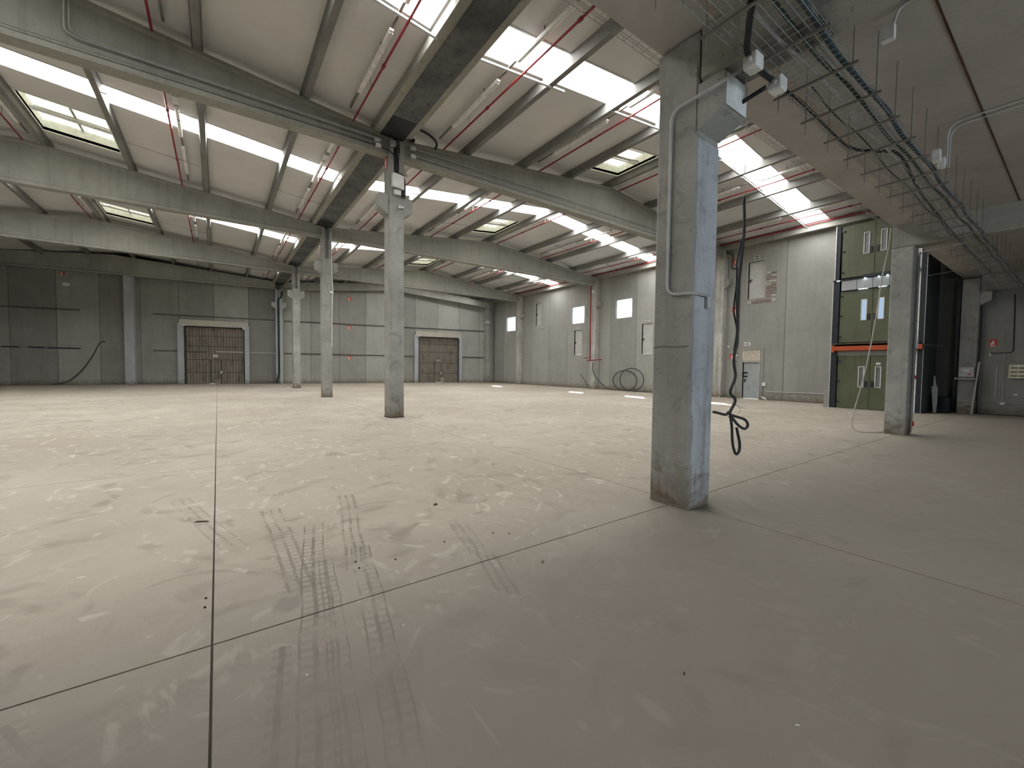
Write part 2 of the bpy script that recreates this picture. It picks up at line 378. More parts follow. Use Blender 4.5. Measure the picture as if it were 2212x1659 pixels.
# broken masonry beside and under two upper doors, bits as parts of the wall
M_pale = plain('pale broken edge', (.34, .33, .30), .9, var=.2, sc=8)
def patch(y0, y1, z0, z1, rows, cols, mat=None):
    for r_ in range(rows):
        for q in range(cols):
            h = (z1 - z0) / rows; w_ = (y1 - y0) / cols; dp = random.uniform(.012, .035); j = random.uniform(0, .3) * h
            obj('brick', box(XW - dp, XW + .01, y0 + q * w_ + .008, y0 + (q + 1) * w_ - .008, z0 + r_ * h + .01 + j * .3, z0 + (r_ + 1) * h - .01 - j), mat or (M_brick if random.random() < .6 else M_pale), wall_right)
patch(7.30, 8.80, 5.28, 5.50, 1, 6); patch(7.32, 7.84, 5.56, 6.95, 9, 2)
patch(26.3, 27.8, 5.22, 5.48, 1, 5, M_pale); patch(26.3, 26.86, 5.6, 6.6, 5, 2, M_pale)
# raised cast surround of the ground floor exit
rw_box('door_surround', 8.99, 9.10, .0, 2.85, .05, C_wall, wall_right); rw_box('door_surround', 7.83, 7.92, .0, 2.85, .05, C_wall, wall_right); rw_box('door_surround', 7.92, 8.99, 2.75, 2.85, .05, C_wall, wall_right); rw_box('plaster_patch', 8.0, 8.99, 2.13, 2.75, .012, M_plaster, wall_right)
SG = 'exit signs above the wall doors'
for (a, b, c_, d, lb) in ((27.2, 27.5, 7.78, 7.95, 'small dark striped sign over the farthest raised door'), (22.04, 22.3, 4.86, 5.02, 'small dark striped sign under the middle square window'),
                        (15.22, 15.53, 4.86, 5.06, 'small dark striped sign over the raised door beside the big column'), (8.2, 8.5, 7.7, 7.9, 'small dark striped sign over the high door near the lift')):
    s_ = tag(rw_box('exit_sign', a, b, c_, d, .012, M_white), lb, 'sign', SG)
    h = (d - c_); obj('stripe', MB().box(XW - .016, XW - .0125, a + .02, b - .02, c_ + .02, c_ + .35 * h).box(XW - .016, XW - .0125, a + .02, b - .02, d - .35 * h, d - .02), M_signgreen, s_)
s_ = tag(rw_box('exit_sign', 8.55, 8.87, 2.98, 3.17, .012, M_white), 'white exit sign with a black doorway mark above the ground floor door', 'sign', SG)
obj('doorway_mark', MB().box(XW - .016, XW - .0125, 8.64, 8.69, 3.01, 3.14).box(XW - .016, XW - .0125, 8.74, 8.82, 3.05, 3.10), M_dark, s_)
FG = 'red fire equipment signs'
def fire_sign(T, w_, h, lb, name='fire_sign'):
    """T maps (u, off, v) to the world; red plate with a white hose and flame figure"""
    s_ = tag(obj(name, box(-w_ / 2, w_ / 2, 0, .01, -h / 2, h / 2, T=lambda x, y, z: T(x, y, z)), M_redsign), lb, 'sign', FG)
    fig = MB().box(-w_ * .12, w_ * .12, .0105, .014, -h * .22, h * .30, T=lambda x, y, z: T(x, y, z)).box(-w_ * .32, -w_ * .16, .0105, .014, -h * .30, h * .05, T=lambda x, y, z: T(x, y, z)).box(-w_ * .36, w_ * .36, .0105, .014, -h * .45, -h * .36, T=lambda x, y, z: T(x, y, z))
    obj('white_figure', fig, M_paper, s_); return s_
for yc, zc, lb in ((9.52, 7.78, 'topmost of the three red signs beside the pilaster near the lift'), (9.5, 5.07, 'middle of the three red signs beside the pilaster near the lift'), (9.55, 2.37, 'lowest red sign beside the pilaster near the lift')):
    fire_sign(lambda x, y, z, yc=yc, zc=zc: (XW - y, yc + x, zc + z), .22, .32, lb)
rc = tag(obj('call_point', MB().box(XW - .09, XW, 9.22, 9.40, 2.38, 2.5).box(XW - .08, XW, 9.27, 9.36, 2.2, 2.36), M_white), 'white socket box below a drooping black cable by the exit', 'socket')
# ledge pipe along the wall foot and slack box at the door
tag(obj('floor_conduit', MB().tube([(XW - .03, 7.6, .445), (XW - .03, 6.0, .465), (XW - .03, 4.4, .47)], .018), M_galv), 'thin grey conduit low on the wall between the exit and the lift', 'conduit')
tag(obj('junction_box', box(XW - .09, XW, 7.68, 7.83, .75, .95), M_white), 'white box on the exit door jamb', 'junction box')
tag(obj('fallen_box', box(-.12, .12, -.07, .07, -.02, .08, T=lambda x, y, z: (XW - .25 + y, 7.62 + x * .9 + z * .4, .075 + z + x * .35)), M_white), 'tilted white cover lying by the foot of the exit door', 'cover')

# ------------------------------------------------------------------ back wall with two sectional doors
BD = [(-6.42, -2.45, 0, 4.68), (12.02, 16.12, 0, 4.62)]
m_ = MB(); panel_boxes(m_, -20.4, 20.3, 0, 10.2, BD, lambda q, a, b, c_, d: q.box(a, b, -.22, -.14, c_, d, T=BW))
wall_back = struct(obj('wall_back', m_, C_base))
bj = [-20.4, -18.4, -16.09, -13.72, -11.43, -9.1, -6.77, -4.51, -2.13, .2, 2.5, 4.84, 7.11, 9.4, 11.68, 13.97, 16.23, 18.41, 20.3]
bt = [1.0, .98, .80, 1.05, .82, .86, .84, 1.12, .72, 1.15, 1.0, .95, 1.2, .86, 1.0, 1.25, 1.15, 1.2]
for k in range(len(bj) - 1):
    m_ = MB(); panel_boxes(m_, bj[k] + .012, bj[k + 1] - .012, .02, 9.55 if k not in (4,) else 9.6, BD, lambda q, a, b, c_, d: q.box(a, b, -.14, 0, c_, d, T=BW))
    o = obj('wall_panel', m_, C_wall, wall_back); o.color = (bt[k], bt[k], bt[k], 1)
for k, (x0, x1, _, zt) in enumerate(BD):
    lab = k + 6
    dr = struct(obj('door_%d' % lab, MB().box(x0 - .02, x0 + .07, .02, .06, 0, zt, T=BW).box(x1 - .07, x1 + .02, .02, .06, 0, zt, T=BW).box(x0, x1, .02, .06, zt - .07, zt, T=BW), M_darksteel))
    rows = [0, .94, 1.98, 3.07, 3.87, zt - .07]
    for a, b in zip(rows, rows[1:]):
        if b <= 2.0:
            wk = (-4.79, -4.06) if k == 0 else (13.59, 14.32)
            segs = ((x0 + .07, wk[0] - .03), (wk[0] + .03, wk[1] - .03), (wk[1] + .03, x1 - .07))
        else: segs = ((x0 + .07, x1 - .07),)
        for sA, sB in segs: obj('door_panel', box(sA, sB, -.05, .0, a + .015, b - .015, T=BW), M_ribdoor, dr)
    obj('jamb', box(x0 - .42, x0 - .04, 0, .26, 0, zt + .16, T=BW), C_jamb, dr); obj('jamb', box(x1 + .04, x1 + .36, 0, .26, 0, zt + .16, T=BW), C_jamb, dr)
    hd = MB().prism([(x0 - .32, zt + .02), (x0 - .20, zt - .02), (x1 + .20, zt - .02), (x1 + .32, zt + .02), (x1 + .28, zt + .44), (x0 - .28, zt + .48)], 'y', 0, .30)
    hd.v = [BW(x, y, z) for x, y, z in hd.v]; obj('lintel', hd, C_lintel, dr)
    obj('sky_block_sheet', box(x0 - .01, x1 + .01, -.13, -.10, 0, zt, T=BW), M_dark, dr)  # dark sheet added to keep sky from showing through the panel gaps
    wkc = -4.07 if k == 0 else 14.3
    obj('handle', box(wkc - .03, wkc + .04, .002, .05, .85, 1.05, T=BW), M_white, dr)
    obj('roller_bracket', box(x0 - .04, x0 + .10, .30, .36, zt - .06, zt + .05, T=BW), M_white, dr); obj('roller_bracket', box(x1 - .06, x1 + .06, .30, .36, zt - .16, zt + .04, T=BW), M_white, dr)
    s_ = tag(obj('exit_sign', box(-4.6, -4.29, .001, .012, 2.18, 2.41, T=BW) if k == 0 else box(13.84, 14.12, .001, .012, 2.2, 2.33, T=BW), M_white),
             'dark bordered sign on the sectional door nearer the left side' if k == 0 else 'dark bordered sign on the sectional door nearer the far corner', 'sign', SG)
    sx0, sx1, sz0, sz1 = (-4.57, -4.32, 2.21, 2.38) if k == 0 else (13.87, 14.09, 2.22, 2.31)
    obj('stripe', MB().box(sx0, sx1, .0125, .016, sz0, sz0 + .04, T=BW).box(sx0, sx1, .0125, .016, sz1 - .04, sz1, T=BW), M_signgreen, s_)
tag(obj('brick_block', MB().box(-4.4, -4.03, .32, .5, .0, .16, T=BW).box(-4.42, -4.02, .3, .52, .17, .33, T=BW), M_brick), 'hollow block pair standing before the wicket of the left sectional door', 'block')
tag(obj('cardboard_offcut', box(14.2, 14.42, .32, .42, 0, .53, T=BW), plain('tan board', (.33, .27, .18), .8)), 'tan board offcut propped at the far corner sectional door', 'board')
tag(obj('threshold_sheet', box(-4.8, -4.42, .32, .45, 0, .07, T=BW), M_white), 'thin white sheet on the floor at the left sectional door', 'sheet')
tag(obj('threshold_sheet', box(13.6, 14.18, .45, .6, 0, .06, T=BW), M_white), 'thin white sheet on the floor at the far corner sectional door', 'sheet')
M_rail = plain('weathered rail steel', (.10, .10, .09), .6, .3)
# horizontal steel rails on the back wall
def rail(x0, x1, z, lb, off=.06, mat=None, th=.045):
    tag(obj('wall_rail', MB().box(x0, x1, off - .05, off, z - th, z + th * .2, T=BW).box(x0, x1, off - .05, off + .03, z + th * .2, z + th * .6, T=BW), mat or M_rail), lb, 'rail', 'steel rails along the back wall')
rail(-20, -12.5, 5.47, 'long upper rail at the left end of the back wall'); rail(-8.35, -.15, 5.48, 'upper rail above the left sectional door'); rail(.45, 19.0, 5.45, 'long upper rail running to the far corner')
rail(-16.5, -15.62, 2.69, 'short dark lower rail farthest left on the back wall', mat=M_darksteel); rail(-15.2, -14.37, 2.69, 'short dark lower rail, second from the left', mat=M_darksteel); rail(-14.24, -12.5, 2.67, 'dark lower rail ending beside the hanging black cable', mat=M_darksteel)
rail(-8.36, -6.89, 2.65, 'lower rail stub between pilaster and left sectional door'); rail(-6.36, -4.98, 2.62, 'bar across the left half of the left sectional door', .05); rail(-4.39, -2.52, 2.65, 'pale bar across the right half of the left sectional door', .05, M_galv)
rail(-2.05, -.16, 2.62, 'bright lower rail between left sectional door and column row', mat=M_galv); rail(.45, 11.6, 2.64, 'long lower rail between the column row and the far sectional door'); rail(16.5, 19.3, 2.64, 'lower rail between far sectional door and corner', mat=M_darksteel)
tag(obj('hanging_cable', MB().tube(smooth_path([BW(-11.14, .05, 3.18), BW(-11.42, .06, 3.12), BW(-11.86, .08, 2.09), BW(-12.42, .1, 1.1), BW(-12.91, .12, .5), BW(-13.31, .2, .18), BW(-13.9, .3, .04)]), .028), M_cable), 'black cable drooping down the left part of the back wall to the floor', 'cable')
for (x, z, lb) in ((5.69, 7.79, 'topmost of the three red extinguisher signs on the back wall'), (5.66, 5.16, 'middle of the three red extinguisher signs on the back wall'), (5.65, 2.36, 'lowest of the three red extinguisher signs on the back wall')):
    fire_sign(lambda u, y, v, x=x, z=z: BW(x + u, y, z + v), .26, .34, lb)
fire_sign(lambda u, y, v: BW(-13.37 + u, y, 8.04 + v), .26, .24, 'faint red sign high in the dark left corner of the back wall')
tag(obj('wall_plate', box(-13.34, -12.98, .0, .03, 7.15, 7.38, T=BW), M_white), 'small white plate high on the dark left part of the back wall', 'plate')

# other walls, out of view
wall_left = struct(obj('wall_left', box(-20.5, -20.2, -12.4, 43.8, 0, 9.4), C_wall))
wall_front = struct(obj('wall_front', MB().box(-20.5, -5.8, -12.6, -12.3, 0, 10.2).box(3.8, 20.4, -12.6, -12.3, 0, 10.2).box(-5.8, 3.8, -12.6, -12.3, 4.1, 10.2), C_wall))  # unseen opening added for the rear area light

# ------------------------------------------------------------------ roof
PUR = [2.71, 5.10, 7.48, 9.88, 12.66, 14.98, 17.32]; PW = .15
PUL = [-2.33, -4.68, -7.08, -9.45, -11.9, -14.3, -16.7]
gaps = []
xs = sorted([(-20.2, -19.6)] + [(p_, p_ + PW) for p_ in PUL] + [(-.45, .65)] + [(p_, p_ + PW) for p_ in PUR] + [(19.6, 20.2)])
for a, b in zip(xs, xs[1:]): gaps.append((a[1], b[0]))
SKY = [(4.93, 5.98), (14.12, 15.17), (24.15, 25.3)]
HAT = [(7.5, 9.5), (16.5, 19.15), (26.9, 29.2), (35.8, 37.9)]
def slope_boxes(mb, x0, x1, y0, y1, t0_, t1_):
    """slab following the roof slope, between height offsets t0_ and t1_"""
    cuts = sorted({x0, x1, *[q for q in (-10., 0., 10.) if x0 < q < x1]})
    for a, b in zip(cuts, cuts[1:]):
        za, zb = roof_z(a), roof_z(b); base = len(mb.v)
        mb.v += [(a, y0, za + t0_), (b, y0, zb + t0_), (b, y1, zb + t0_), (a, y1, za + t0_), (a, y0, za + t1_), (b, y0, zb + t1_), (b, y1, zb + t1_), (a, y1, za + t1_)]
        mb.f += [tuple(base + i for i in q) for q in ((0, 3, 2, 1), (4, 5, 6, 7), (0, 1, 5, 4), (1, 2, 6, 5), (2, 3, 7, 6), (3, 0, 4, 7))]
roofholes = []
for (a, b) in gaps:
    for (c_, d) in SKY + ([(33.4, 33.95)] if a > -5 and b < 18 else []): roofholes.append((a + .03, b - .03, c_, d))
hatches = []
for (a, b) in gaps:
    mid = (a + b) / 2
    if 7.5 < mid < 9.9 or -9.5 < mid < -7:
        for (c_, d) in HAT:
            h = (a + .10, b - .12, c_, d); roofholes.append(h); hatches.append(h)
ys = [-12.4, -4, 0.3, 10.19, 20.13, 30.07, 44]
cl = MB()
panel_boxes(cl, -20.4, 20.3, -12.4, 44, roofholes, lambda q, a, b, c_, d: slope_boxes(q, a, b, c_, d, 0.002, .10))
ceiling = struct(obj('ceiling', cl, M_roof))
gi = 0
for (a, b) in gaps:
    for (c_, d) in SKY + ([(33.4, 33.95)] if a > -5 and b < 18 else []):  # last-bay strip is an unseen addition, sized to brighten the back wall
        q = MB(); slope_boxes(q, a + .03, b - .03, c_, d, .05, .07); o = obj('skylight_pane', q, E_sky, ceiling)
        f_ = MB()
        for (e0, e1, f0_, f1_) in ((a + .031, b - .031, c_ - .03, c_ + .02), (a + .031, b - .031, d - .02, d + .03)): slope_boxes(f_, e0, e1, f0_, f1_, -.012, .0)
        obj('skylight_frame', f_, M_lightframe if 'M_lightframe' in globals() else M_roof, ceiling)
def purlin(x, y0, y1):
    zt = roof_z(x + PW / 2); zb = zt - .28
    mb = MB(); prof = [(x, zb), (x + PW, zb), (x + PW + .02, zt - .08), (x + PW + .04, zt - .002), (x - .04, zt - .002), (x - .02, zt - .08)]
    mb.prism(prof, 'y', y0, y1); return mb
bays = [(-12.2, -.1), (.5, 9.95), (10.4, 19.9), (20.35, 29.85), (30.3, None)]
for x in PUR + PUL:
    for (a, b) in bays:
        if b is None: b = bw(x) + .05
        # ends butt at the girder axis
        obj('purlin', purlin(x, a - .24, b + .24 if b < 36 else b), C_purlin, ceiling)
# hatches: curb, panes, bars and opener
for (a, b, c_, d) in hatches:
    z0, z1 = roof_z(a), roof_z(b); zz = lambda x: z0 + (z1 - z0) * (x - a) / (b - a)
    def sl(mb, x0, x1, y0, y1, t0_, t1_):
        base = len(mb.v)
        mb.v += [(x0, y0, zz(x0) + t0_), (x1, y0, zz(x1) + t0_), (x1, y1, zz(x1) + t0_), (x0, y1, zz(x0) + t0_), (x0, y0, zz(x0) + t1_), (x1, y0, zz(x1) + t1_), (x1, y1, zz(x1) + t1_), (x0, y1, zz(x0) + t1_)]
        mb.f += [tuple(base + i for i in q) for q in ((0, 3, 2, 1), (4, 5, 6, 7), (0, 1, 5, 4), (1, 2, 6, 5), (2, 3, 7, 6), (3, 0, 4, 7))]
    cb = MB()
    sl(cb, a - .03, a, c_ - .03, d + .03, -.03, .42); sl(cb, b, b + .03, c_ - .03, d + .03, -.03, .42); sl(cb, a, b, c_ - .03, c_, -.03, .42); sl(cb, a, b, d, d + .03, -.03, .42)
    hf = obj('roof_hatch', cb, plain('hatch curb white', (.72, .76, .70), .5) if 'hatch curb white' not in MATS else MATS['hatch curb white'], ceiling)
    nx = 2; ny = 3
    for i in range(nx):
        for j in range(ny):
            xa = a + (b - a) * i / nx; xb = a + (b - a) * (i + 1) / nx; ya = c_ + (d - c_) * j / ny; yb = c_ + (d - c_) * (j + 1) / ny
            q = MB(); sl(q, xa + .02, xb - .02, ya + .02, yb - .02, .40, .41); obj('hatch_pane', q, E_hatch, hf)
    q = MB(); xm = (a + b) / 2; sl(q, xm - .03, xm + .03, c_, d, .34, .42); ym = (c_ + d) / 2
    for j in range(1, ny): sl(q, a, b, c_ + (d - c_) * j / ny - .02, c_ + (d - c_) * j / ny + .02, .36, .42)
    obj('hatch_bar', q, M_grey, hf)
    q = MB()
    for dy in (-.10, 0., .10): q.tube([(a + .02, ym + dy, zz(a) + .12), (b - .02, ym + dy, zz(b) + .12)], .018)
    q.tube([(a + .3, ym - .25, zz(a) + .08), (xm, ym + .1, zz(xm) + .26)], .015); q.tube([(b - .2, ym - .25, zz(b) + .06), (b - .5, ym + .1, zz(b) + .2)], .018)
    obj('opener_arm', q, M_galv, hf)
M_gut = concrete('damp gutter concrete', (.105, .11, .11), .45, stain=(.03, .033, .037), stain_amt=.8, foot=0)
# valley gutter beam over the column row, in bays
for (a, b) in bays:
    if b is None: b = bw(0, .1)
    gb = tag(obj('gutter_beam', MB().prism([(-.45, 8.60), (-.26, 8.56), (-.26, 8.82), (-.45, 8.84)], 'y', a - .2, min(b + .2, bw(0, .1))).prism([(.47, 8.56), (.66, 8.60), (.66, 8.9), (.47, 8.84)], 'y', a - .2, min(b + .2, bw(0, .1))), C_girder),
             'concrete valley gutter beam in the roof bay ' + {-12.2: 'over the viewer', .5: 'nearest the viewer beyond the mezzanine', 10.4: 'between the first and second roof girders', 20.35: 'between the second and third roof girders', 30.3: 'reaching the back wall'}[a], 'gutter', 'valley gutters over the column row')
    ge = min(b + .2, bw(0, .1)); obj('trough', box(-.26, .44, a - .2, ge - 1.3, 8.53, 8.80), M_gut, gb); obj('bitumen_patch', box(-.262, .442, ge - 1.3, ge, 8.528, 8.80), M_black, gb)
    obj('joint_gap', box(.442, .468, a - .2, min(b + .2, bw(0, .1)), 8.62, 8.80), M_dark, gb)

# ------------------------------------------------------------------ girders
def girder_ring(x, yc, zb, zt, T=None):
    w = .19; n_ = .12; fb = .16; ft = .13
    P = [(-w, zb), (w, zb), (w, zb + fb - .04), (n_, zb + fb), (n_, zt - ft), (w, zt - ft + .04), (w, zt), (-w, zt), (-w, zt - ft + .04), (-n_, zt - ft), (-n_, zb + fb), (-w, zb + fb - .04)]
    return [(T or (lambda a, b, c__: (a, yc + b, c__)))(x, y, z) for y, z in P]
gn = {1: 'first', 2: 'second', 3: 'third'}
for k in (1, 2, 3):
    yc = k * L + .25
    st = [(.28, 8.55), (10.0, 9.60), (19.72, 8.60)]
    o = obj('roof_girder', MB().loft([girder_ring(x, yc, 8.02, z) for x, z in st]), C_girder)
    tag(o, f'{gn[k]} concrete ridge girder from the viewer, spanning from column row to windowed wall', 'girder', 'roof girders')
    o = obj('roof_girder', MB().loft([girder_ring(x, yc, 8.02, z) for x, z in ((-19.9, 8.60), (-10.0, 9.62), (.12 - .0, 8.57))]), C_girder)
    tag(o, f'{gn[k]} concrete ridge girder from the viewer, running left from the column row', 'girder', 'roof girders')
TB = lambda x, y, z: BW(x, .45 - y, z)
o = obj('roof_girder', MB().loft([girder_ring(x, 0, a, b, TB) for x, a, b in ((.45, 8.02, 8.68), (9.6, 8.82, 9.50), (19.3, 7.86, 8.42))]), C_girder); tag(o, 'slender cranked girder against the back wall towards the far corner', 'girder', 'roof girders')
o = obj('roof_girder', MB().loft([girder_ring(x, 0, a, b, TB) for x, a, b in ((-20., 8.22, 8.95), (-10.4, 8.18, 9.62), (-.15, 8.06, 8.66))]), C_girder); tag(o, 'deep peaked girder against the left part of the back wall', 'girder', 'roof girders')

# ------------------------------------------------------------------ columns
def cham(x0, x1, y0, y1, c_=.02): return [(x0 + c_, y0), (x1 - c_, y0), (x1, y0 + c_), (x1, y1 - c_), (x1 - c_, y1), (x0 + c_, y1), (x0, y1 - c_), (x0, y0 + c_)]
def corbel(mb, x0, y0, y1, s, zt=6.82, zb=6.40, zi=6.22, r=.29):
    P = [(x0, zt), (x0 + s * r, zt), (x0 + s * r, zb), (x0, zi)]; mb.prism(P, 'y', y0, y1); return mb
for k in (1, 2, 3):
    y = k * L
    t_ = thing('concrete_column', {1: 'concrete column with white cabinet and black pipe near its top, nearest of the middle row', 2: 'mid distance concrete column with a thin conduit down its face', 3: 'slim looking distant concrete column in front of the back wall'}[k], 'column', (.23, y + .25, 0), 'square concrete columns of the middle row')
    m_ = MB().prism(cham(0, .46, y, y + .5), 'z', 0, 6.95)
    # split head with a groove for the downpipe
    m_.prism(cham(0, .145, y, y + .5, .012), 'z', 6.95, 8.02).prism(cham(.30, .46, y, y + .5, .012), 'z', 6.95, 8.02).box(.14, .31, y + .17, y + .5, 6.95, 8.02)
    m_.box(0, .13, y, y + .12, 8.02, 8.48).box(.33, .46, y, y + .12, 8.02, 8.48).box(0.13, .28, y + .17, y + .5, 8.02, 8.5)
    obj('shaft', m_, C_col, t_, bevel=0)
    obj('corbel', corbel(MB(), 0, y + .06, y + .44, -1), C_col, t_); obj('corbel', corbel(MB(), .46, y + .06, y + .44, 1), C_col, t_)
    obj('base_grout', MB().prism(cham(-.012, .472, y - .012, y + .512, .03), 'z', 0, .025), C_base, t_)
y = L
t_ = thing('downpipe', 'black rainwater pipe with corrugated sleeve in the groove of the column nearest the middle', 'pipe', (.22, y, 7.0))
obj('pipe', MB().tube([(.22, y + .08, 8.60), (.22, y + .08, 7.9), (.22, y + .07, 7.45), (.40, y - .05, 7.28), (.44, y - .05, 7.05), (.43, y - .05, 6.86)], .055, 8), M_black, t_)
obj('spout', MB().tube([(.38, y - .05, 6.84), (.47, y - .05, 6.84)], .07, 8), M_black, t_)
obj('loose_cable', MB().tube(smooth_path([(.30, y - .04, 7.5), (.42, y - .08, 7.4), (.47, y - .08, 7.1), (.45, y - .08, 6.9)]), .014), M_cable, t_)
cb = tag(obj('electrical_cabinet', MB().prism([(.05, 7.04), (.05, 7.43), (.07, 7.45), (.39, 7.40), (.41, 7.38), (.41, 6.99)], 'y', y - .14, y - .005), M_white, bevel=.01), 'white electrical cabinet near the top of the nearest middle column', 'cabinet')
tag(obj('junction_box', box(.12, .33, y - .10, y - .005, 6.82, 6.97), M_white, bevel=.01), 'small white box directly under the column cabinet', 'junction box')
tag(obj('speaker', MB().box(.02, .17, y - .10, y - .002, 8.25, 8.40), M_grey), 'small grey speaker on the head of the nearest middle column', 'speaker')
fire_sign(lambda u, yy, v: (-yy, 10.235 - u, 7.86 + v), .2, .34, 'red extinguisher sign on the side of the nearest middle column')
tag(obj('motion_sensor', MB().box(.27, .34, y - .05, y, 6.44, 6.52).box(.36, .41, y - .06, y, 6.46, 6.51), M_galv), 'tiny bright bracket below the corbels of the nearest middle column', 'bracket')
# C column conduit
tag(obj('thin_conduit', MB().tube(bend_path([(.42, 2 * L - .03, 8.3), (.44, 2 * L - .03, 6.2), (.50, 2 * L - .03, 5.3), (.46, 2 * L - .03, 5.1), (.42, 2 * L - .03, 2.55)], .1), .022), M_white), 'thin pale conduit down the mid distance column', 'conduit')
tag(obj('junction_box', box(.36, .46, 2 * L - .07, 2 * L, 5.25, 5.36), M_white), 'tiny white box on the mid distance column conduit', 'junction box')
# column against the back wall
t_ = thing('concrete_column', 'pale thin column of the middle row standing against the back wall', 'column', (.1, bw(0, .3), 0), 'square concrete columns of the middle row')
obj('shaft', MB().box(-.14, .0, .15, .58, 0, 8.05, T=BW).box(.16, .38, .15, .58, 0, 8.05, T=BW).box(.0, .16, .15, .40, 0, 8.05, T=BW), C_jamb, t_)
for s in (-1, 1):
    m_ = MB().prism([(0, 6.95), (s * .3, 6.95), (s * .3, 6.62), (0, 6.4)], 'y', .2, .55); m_.v = [BW((-.14 if s < 0 else .38) + a, b, c__) for a, b, c__ in m_.v]; obj('corbel', m_, C_jamb, t_)
tag(obj('downpipe', MB().tube([BW(.35, .62, 7.9), BW(.30, .62, 7.4), BW(.08, .62, 7.2), BW(.08, .62, .9), BW(-.1, .75, .05)], .07, 8), M_cable), 'black downpipe in the groove of the pale column at the back wall', 'pipe')
# left pilaster
t_ = tag(obj('pilaster', MB().box(-9.92, -9.35, 0, .5, 0, 8.2, T=BW), C_jamb), 'broad pale pilaster against the left part of the back wall', 'pilaster')
C_scuff = concrete('scuffed pale pilaster', (.40, .395, .36), .2, stain=(.16, .15, .13), stain_amt=.6, mott=.5)
# right wall pilasters
pil = {0: 'dark pilaster under the mezzanine beside the fuse boxes', 1: 'scuffed pilaster with conduits left of the exit door', 2: 'pilaster beside the vertical red pipe', 3: 'distant pilaster by the farthest small window'}
for k in (0, 1, 2, 3):
    y = k * L
    t_ = thing('pilaster', pil[k], 'pilaster', (19.8, y + .25, 0))
    top = 5.25 if k == 0 else 8.6
    obj('shaft', MB().prism(cham(19.6, XW + .0, y, y + .48, .02), 'z', 0, top), C_scuff if k else C_col, t_)
    if k: obj('corbel', MB().prism([(y, 6.85), (y - .25, 6.85), (y - .25, 6.5), (y, 6.25)], 'x', 19.65, 19.95), C_col, t_)
    else: obj('corbel', MB().prism([(y, 4.72), (y - .3, 4.72), (y - .3, 4.36), (y, 4.2)], 'x', 19.6, XW), C_col, t_)
t_ = tag(obj('pilaster', MB().box(18.95, 19.45, .0, .5, 0, 8.0, T=BW), C_col), 'corner pilaster where the back wall meets the windowed wall', 'pilaster')
tag(obj('hooded_lamp', MB().prism([(18.6, 6.2), (18.8, 6.5), (19.0, 6.5), (19.15, 6.2)], 'y', bw(19) - .9, bw(19) - .55), M_grey), 'small grey hood on the corner pilaster', 'lamp')
# eaves beam above the right wall
tr = struct(obj('trim_1', MB().prism([(19.62, 8.50), (19.98, 8.50), (19.98, 8.84), (19.80, 8.86), (19.62, 8.82)], 'y', -12, 35.0), C_girder))
tag(obj('red_pipe', MB().tube([(19.55, -12, 8.80), (19.55, 34.5, 8.80)], .035, 8), M_red), 'red pipe along the eaves beam over the windowed wall', 'pipe', 'red sprinkler pipes')

# ------------------------------------------------------------------ the big near column, mezzanine
t_ = thing('concrete_column', 'large near concrete column with stained foot and corbel carrying the mezzanine', 'column', (.23, .25, 0))
obj('shaft', MB().prism(cham(0, .46, 0, .5, .022), 'z', 0, 4.9).prism([(0.02, 0), (.46, 0), (.46, .5), (.0, .5), (0, .1)], 'z', 4.9, 5.27), C_col, t_)
obj('corbel', MB().prism([(.001, 4.70), (-.27, 4.72), (-.3, 4.69), (-.3, 4.37), (-.26, 4.34), (.001, 4.22)], 'x', .001, .459), C_col, t_)
obj('corbel_end_face', box(.02, .44, -.304, -.3005, 4.36, 4.69), M_paleend, t_)  # whiter sheet over the corbel end
M_rod0 = plain('dark grey pour line', (.12, .12, .11), .9)
# ragged-edged paler layer on the right face
pm = MB(); n = 26; lft = []; 
for q in range(n + 1):
    z = .03 + (4.15 - .03) * q / n; lft.append((.035 + .008 * math.sin(q * 1.7) + (.05 * abs(math.sin(q * .8)) if z < 1.1 else 0), z))
pm.prism([(x, z) for x, z in lft] + [(.455, 4.15), (.455, .03)], 'y', -.003, .0)
obj('pale_face_layer', pm, M_paleface, t_)
obj('pour_line', MB().tube([(-.004, .49, 1.86), (-.004, .35, 1.875), (-.004, .2, 1.86), (-.004, .03, 1.865)], .004, 5), M_rod0, t_)
MFX = 9.76
t_ = thing('concrete_column', 'concrete column with conduits in front of the green lift doors', 'column', (MFX + .22, .27, 0))
obj('shaft', MB().prism(cham(MFX, MFX + .46, .06, .48, .02), 'z', 0, 4.73), C_col, t_)
mezz = struct(obj('mezzanine_slab', box(-20.2, XW + .1, -12.3, .48, 5.34, 5.75), C_slab))
# precast deck planks seen from below with the in-situ strip and joints
for (a, b) in ((-12.3, -9.6), (-9.58, -7.0), (-6.98, -4.3), (-4.28, -1.575), (-1.56, -.66)):
    obj('deck_plank', box(-20.1, XW, a, b, 5.30, 5.338), C_slab, mezz)
obj('deck_plank', box(-20.1, XW, -.24, .48, 5.30, 5.338), C_slab, mezz)
obj('in_situ_strip', box(-20.1, XW, -.655, -.245, 5.275, 5.338), C_girder, mezz)
obj('rusty_joint', box(.5, 9.7, -1.579, -1.562, 5.292, 5.30), M_rust, mezz)
G_M = 'mezzanine beams'
for x, y1, lb in ((0, -.03, 'mezzanine beam resting on the corbel of the big near column'), (MFX, .48, 'mezzanine beam over the column in front of the lift'), (19.55, -.02, 'mezzanine beam against the windowed wall above the fuse boxes')):
    P = [(x + .03, 4.73), (x + .43, 4.73), (x + .46, 4.76), (x + .46, 5.298), (x, 5.298), (x, 4.76)]
    tag(obj('mezzanine_beam', MB().prism(P, 'y', -12.2, y1), C_girder), lb, 'beam', G_M)

M_rod = plain('rusted rod steel', (.19, .18, .16), .6, .3)
